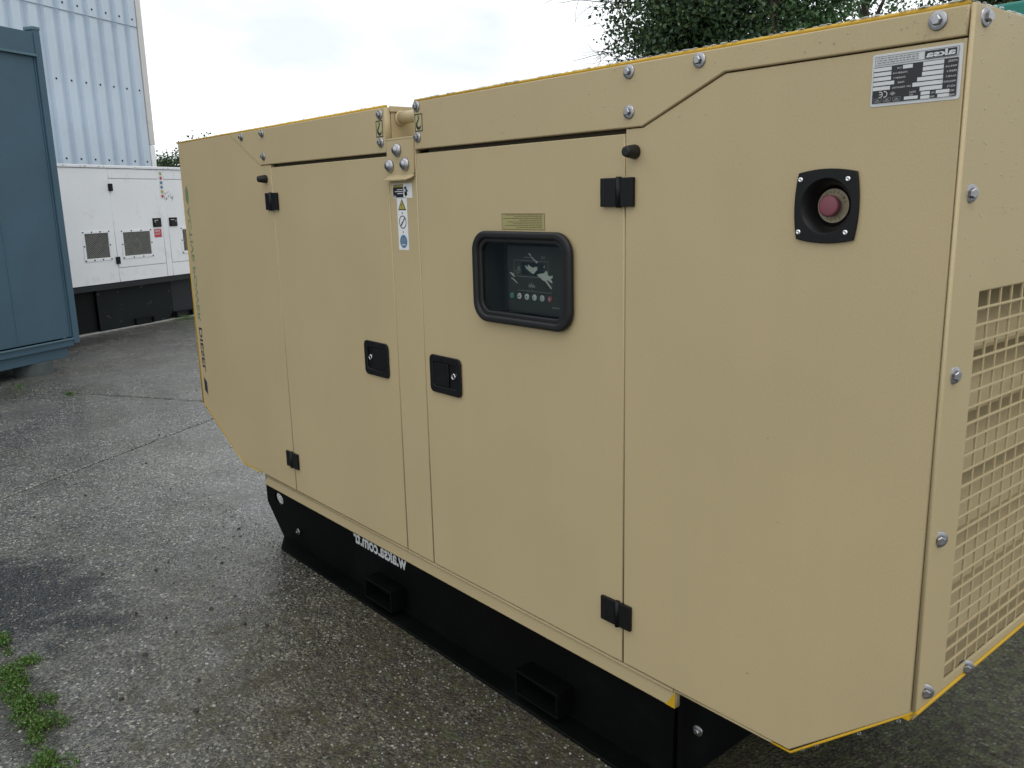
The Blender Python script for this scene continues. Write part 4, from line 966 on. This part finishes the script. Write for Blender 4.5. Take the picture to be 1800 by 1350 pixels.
def build_drops():
    bm = bmesh.new(); rng = random.Random(77)
    def drop(p, r, sq):
        q = bmesh.ops.create_icosphere(bm, subdivisions=2, radius=r)
        for v in q['verts']: v.co = Vector((v.co.x * sq[0], v.co.y * sq[1], v.co.z * sq[2])) + Vector(p)
    for k in range(230):                                   # beads along the top edge
        x = -rng.random() ** 1.25 * 1.45 - .004; r = rng.uniform(.0016, .0042)
        drop((x, rng.uniform(.0, .008), zt + .0032), r, (1.5, 1, .6))
    for k in range(90):
        drop((x0 + rng.uniform(.02, 1.66), .004, zt + .004), rng.uniform(.0014, .003), (1.4, 1, .6))
    for k in range(70):                                    # runs and beads on the near roof band
        x = -rng.random() ** 1.4 * 1.4 - .01; z = rng.uniform(1.708, 1.742) if x > -.43 else rng.uniform(1.63, 1.742)
        drop((x, -.0037, z), rng.uniform(.0009, .0019), (.9, .45, rng.uniform(1, 2.0)))
    for k in range(420):                                   # rain beads on the end panel
        y = rng.uniform(.008, .9); z = 1.748 - rng.random() ** 1.8 * .40
        drop((.0003, y, z), rng.uniform(.0008, .0019), (.5, 1, rng.uniform(1, 1.4)))
    for k in range(110):
        drop((-.004 + rng.uniform(-.004, .003), rng.uniform(.006, 1.0), zt - .001), rng.uniform(.0018, .0038), (1, 1.4, .7))
    for x, z in ((-.030, .568), (-.182, .440), (-.10, .508), (-.21, .416)): drop((x, .004, z), .0042, (1, 1, 1.3))
    o = link('rain_drops', bm_mesh(bm, 'rain_drops'), G, 'water_drop', True); o['kind'] = 'stuff'
build_drops()

def build_base():
    B = empty('base_frame'); B.parent = G
    yw = .165
    plate('web_plate', [[(-3.05, .34), (-3.05, .142), (-2.905, .012), (-.66, .012), (-.66, .34)], [(-2.924 + .043 * math.cos(q * .2244), .184 + .026 * math.sin(q * .2244)) for q in range(28)]], SIDE(yw), .012, 'black_paint', B, .0015)
    plate('web_plate', [[(-3.05, .34), (-3.05, .142), (-2.905, .012), (-.66, .012), (-.66, .34)], circ(-2.922, .186, .034, 28)], SIDE(W - .165), .012, 'black_paint', B, .0015)
    plate('bottom_flange', [[(-2.905, .1655), (-2.79, .098), (-.62, .098), (-.62, .215), (-2.905, .215)]], frame((0, 0, .0105), (1, 0, 0), (0, 1, 0)), .0105, 'black_paint', B, .002); box('bottom_flange', -2.89, -.62, W - .215, W - .098, 0, .0105, 'black_paint', B, .002)
    box('top_flange', -3.0, -.6, .10, W - .10, .345, .398, 'black_paint', B, .002)
    box('end_plate', -.652, -.640, .17, W - .17, .012, .34, 'black_paint', B, .002); box('end_plate', -2.84, -2.83, .18, W - .18, .012, .34, 'black_paint', B, .002)
    box('fuel_tank', -2.5, -.80, .20, W - .20, .014, .33, 'black_paint', B, .004)
    for x in (-1.115, -1.985):
        a, b = x - .092, x + .092
        boxes('fork_pocket', [(a, b, .100, .163, .108, .116), (a, b, .100, .163, .036, .042), (a, a + .006, .100, .163, .0425, .1075), (b - .006, b, .100, .163, .0425, .1075)], 'black_paint', B, .001)
    for x in (-2.72, -.58): share(bpy.data.meshes['bolt'], 'frame_bolt', (x, yw - .013 if x < -1 else .16, .09 if x < -1 else .20), (math.pi / 2, 0, 0), B)
    P = Print(); P.text('w.aksa.com.tr', 0, 0, .052, 'white_print', 0, width=.372, bold=.03)
    P.build('lettering', (-1.884, yw, .184), (-1, 0, 0), (0, 0, 1), (0, -1, 0), B)
build_base()

# ---------------------------------------------------------------- weeds and litter
def weed(loc, r, n, label, seed, hgt=.024):
    global RNG
    t = empty('weed_clump', (loc[0], loc[1], 0)); tag(t, label, 'weed', 'weeds growing in the paving')
    rng = random.Random(seed); cents = []
    for k in range(30):
        a = rng.uniform(0, 6.28); q = r * rng.random() ** .6 * (1 + .7 * math.sin(a * 3 + seed)); cents.append((q * math.cos(a) * 1.5, q * math.sin(a) * .9, .006 + hgt * max(.1, 1 - q / r) * rng.uniform(.3, 1)))
    me = leaves_me(cents, int(n * 1.5), (r * .26, r * .20, .005), .0085, 'foliage'); co = np.empty(len(me.vertices) * 3, dtype=np.float32); me.vertices.foreach_get('co', co); co[2::3] = np.maximum(co[2::3], .002); me.vertices.foreach_set('co', co); me.update()
    link('foliage', me, t, 'leaf_weed')
    bm = bmesh.new()
    for c in cents[::2]: tube_bm(bm, [(0, 0, .0), (c[0] * .5, c[1] * .5, c[2] * .7), c], [.002, .0016, .001], 4)
    link('stem', bm_mesh(bm, 'stem'), t, 'leaf_weed')
weed((-2.70, -1.005), .045, 900, 'small green weed clump cut off by the left edge, beside the dark wet patch', 1)
weed((-2.42, -1.015), .06, 1500, 'largest bright green weed clump, second from the dark wet patch', 2)
weed((-2.20, -1.018), .05, 1300, 'round bright green weed clump in the middle of the row', 3)
weed((-2.06, -1.005), .05, 900, 'flat dull green weed clump below the round one', 4, .02)
weed((-1.86, -1.035), .05, 700, 'sparse weed clump at the bottom edge of the picture', 5, .02)
weed((-10.95, 2.62), .16, 700, 'green weed at the foot of the white generator base', 6, .05)
weed((-6.98, .24), .035, 160, 'tiny yellowish weed in the paving crack', 7, .02)
weed((-7.60, -.02), .06, 120, 'thin grass in the crack beneath the blue container', 8, .03)
def build_litter():
    rng = random.Random(31); bm = bmesh.new()
    spots = [(296, 989), (274, 1003), (372, 1070), (293, 1087), (240, 1079), (310, 1112), (430, 1098), (255, 1152), (350, 1195), (213, 1230), (345, 687), (257, 815), (280, 765), (150, 872), (300, 860), (345, 1250), (470, 1100), (120, 800), (60, 910), (420, 930), (560, 1150), (640, 1240), (180, 1010), (390, 990)]
    for px, py in spots:
        d = fwd + r2 * ((px - 900) / 1507.99) + u2 * ((675 - py) / 1507.99); p = CAM + d * (-CAM.z / d.z)
        r = rng.uniform(.006, .014); a = rng.uniform(0, 6.28); n = 6
        pts = [Vector((math.cos(a + k * 6.283 / n) * r * rng.uniform(.5, 1.3), math.sin(a + k * 6.283 / n) * r * rng.uniform(.4, .9), 0)) for k in range(n)]
        lo = [bm.verts.new((p.x + q.x, p.y + q.y, .0006)) for q in pts]; hi = [bm.verts.new((p.x + q.x * .8, p.y + q.y * .8, rng.uniform(.003, .008))) for q in pts]
        for k in range(n): bm.faces.new((lo[k], lo[(k + 1) % n], hi[(k + 1) % n], hi[k]))
        bm.faces.new(hi)
    o = link('leaf_litter', bm_mesh(bm, 'leaf_litter'), None, 'debris'); tag(o, 'scattered dark leaf scraps and grit on the wet paving', 'litter', kind='stuff')
build_litter()
def grit_mat():
    m = bpy.data.materials.new('grit'); m.use_nodes = True; n = m.node_tree.nodes; l = m.node_tree.links; b = n['Principled BSDF']; b.inputs['Roughness'].default_value = .35
    g_ = n.new('ShaderNodeNewGeometry'); r = n.new('ShaderNodeValToRGB'); e = r.color_ramp.elements
    e[0].color = (.035, .035, .035, 1); e[1].color = (.36, .355, .34, 1)
    for p, c in ((.3, (.10, .098, .094)), (.55, (.17, .16, .145)), (.75, (.24, .205, .15)), (.92, (.24, .235, .22))):
        q = e.new(p); q.color = (*c, 1)
    l.new(g_.outputs['Random Per Island'], r.inputs['Fac']); l.new(r.outputs[0], b.inputs['Base Color']); MT['grit'] = m
grit_mat()
def build_grit():
    bm = bmesh.new(); bmesh.ops.create_icosphere(bm, subdivisions=1, radius=1); base = np.array([v.co[:] for v in bm.verts]); fc = np.array([[v.index for v in f.verts] for f in bm.faces]); bm.free()
    n = 26000; rg = np.random.default_rng(5)
    t_ = rg.random(n) ** 1.6; x = .6 - t_ * 6.2; y = rg.uniform(-2.3, .16, n); y = np.where(x > -.1, rg.uniform(-.4, 2.0, n), y)
    r = rg.uniform(.0016, .0042, n) * (1 + .5 * (rg.random(n) > .93))
    sc = np.stack([r * rg.uniform(.8, 1.5, n), r * rg.uniform(.8, 1.5, n), r * rg.uniform(.5, .8, n)], 1)
    a = rg.uniform(0, 6.283, n); ca, sa = np.cos(a), np.sin(a)
    v = base[None] * (1 + rg.normal(0, .12, (n, len(base), 1))) * sc[:, None]
    V = np.stack([v[..., 0] * ca[:, None] - v[..., 1] * sa[:, None] + x[:, None], v[..., 0] * sa[:, None] + v[..., 1] * ca[:, None] + y[:, None], v[..., 2] + r[:, None] * .12], 2).reshape(-1, 3)
    F = (fc[None] + (np.arange(n) * len(base))[:, None, None]).reshape(-1, 3)
    me = bpy.data.meshes.new('grit'); nf = len(F); me.vertices.add(len(V)); me.vertices.foreach_set('co', V.astype(np.float32).ravel())
    me.loops.add(nf * 3); me.loops.foreach_set('vertex_index', F.ravel().astype(np.int32)); me.polygons.add(nf)
    me.polygons.foreach_set('loop_start', np.arange(0, nf * 3, 3, dtype=np.int32)); me.polygons.foreach_set('loop_total', np.full(nf, 3, dtype=np.int32)); me.update(calc_edges=True)
    o = link('paving_grit', me, None, 'grit'); tag(o, 'small grey and brown aggregate stones bedded in the wet paving', 'gravel', kind='stuff')
build_grit()
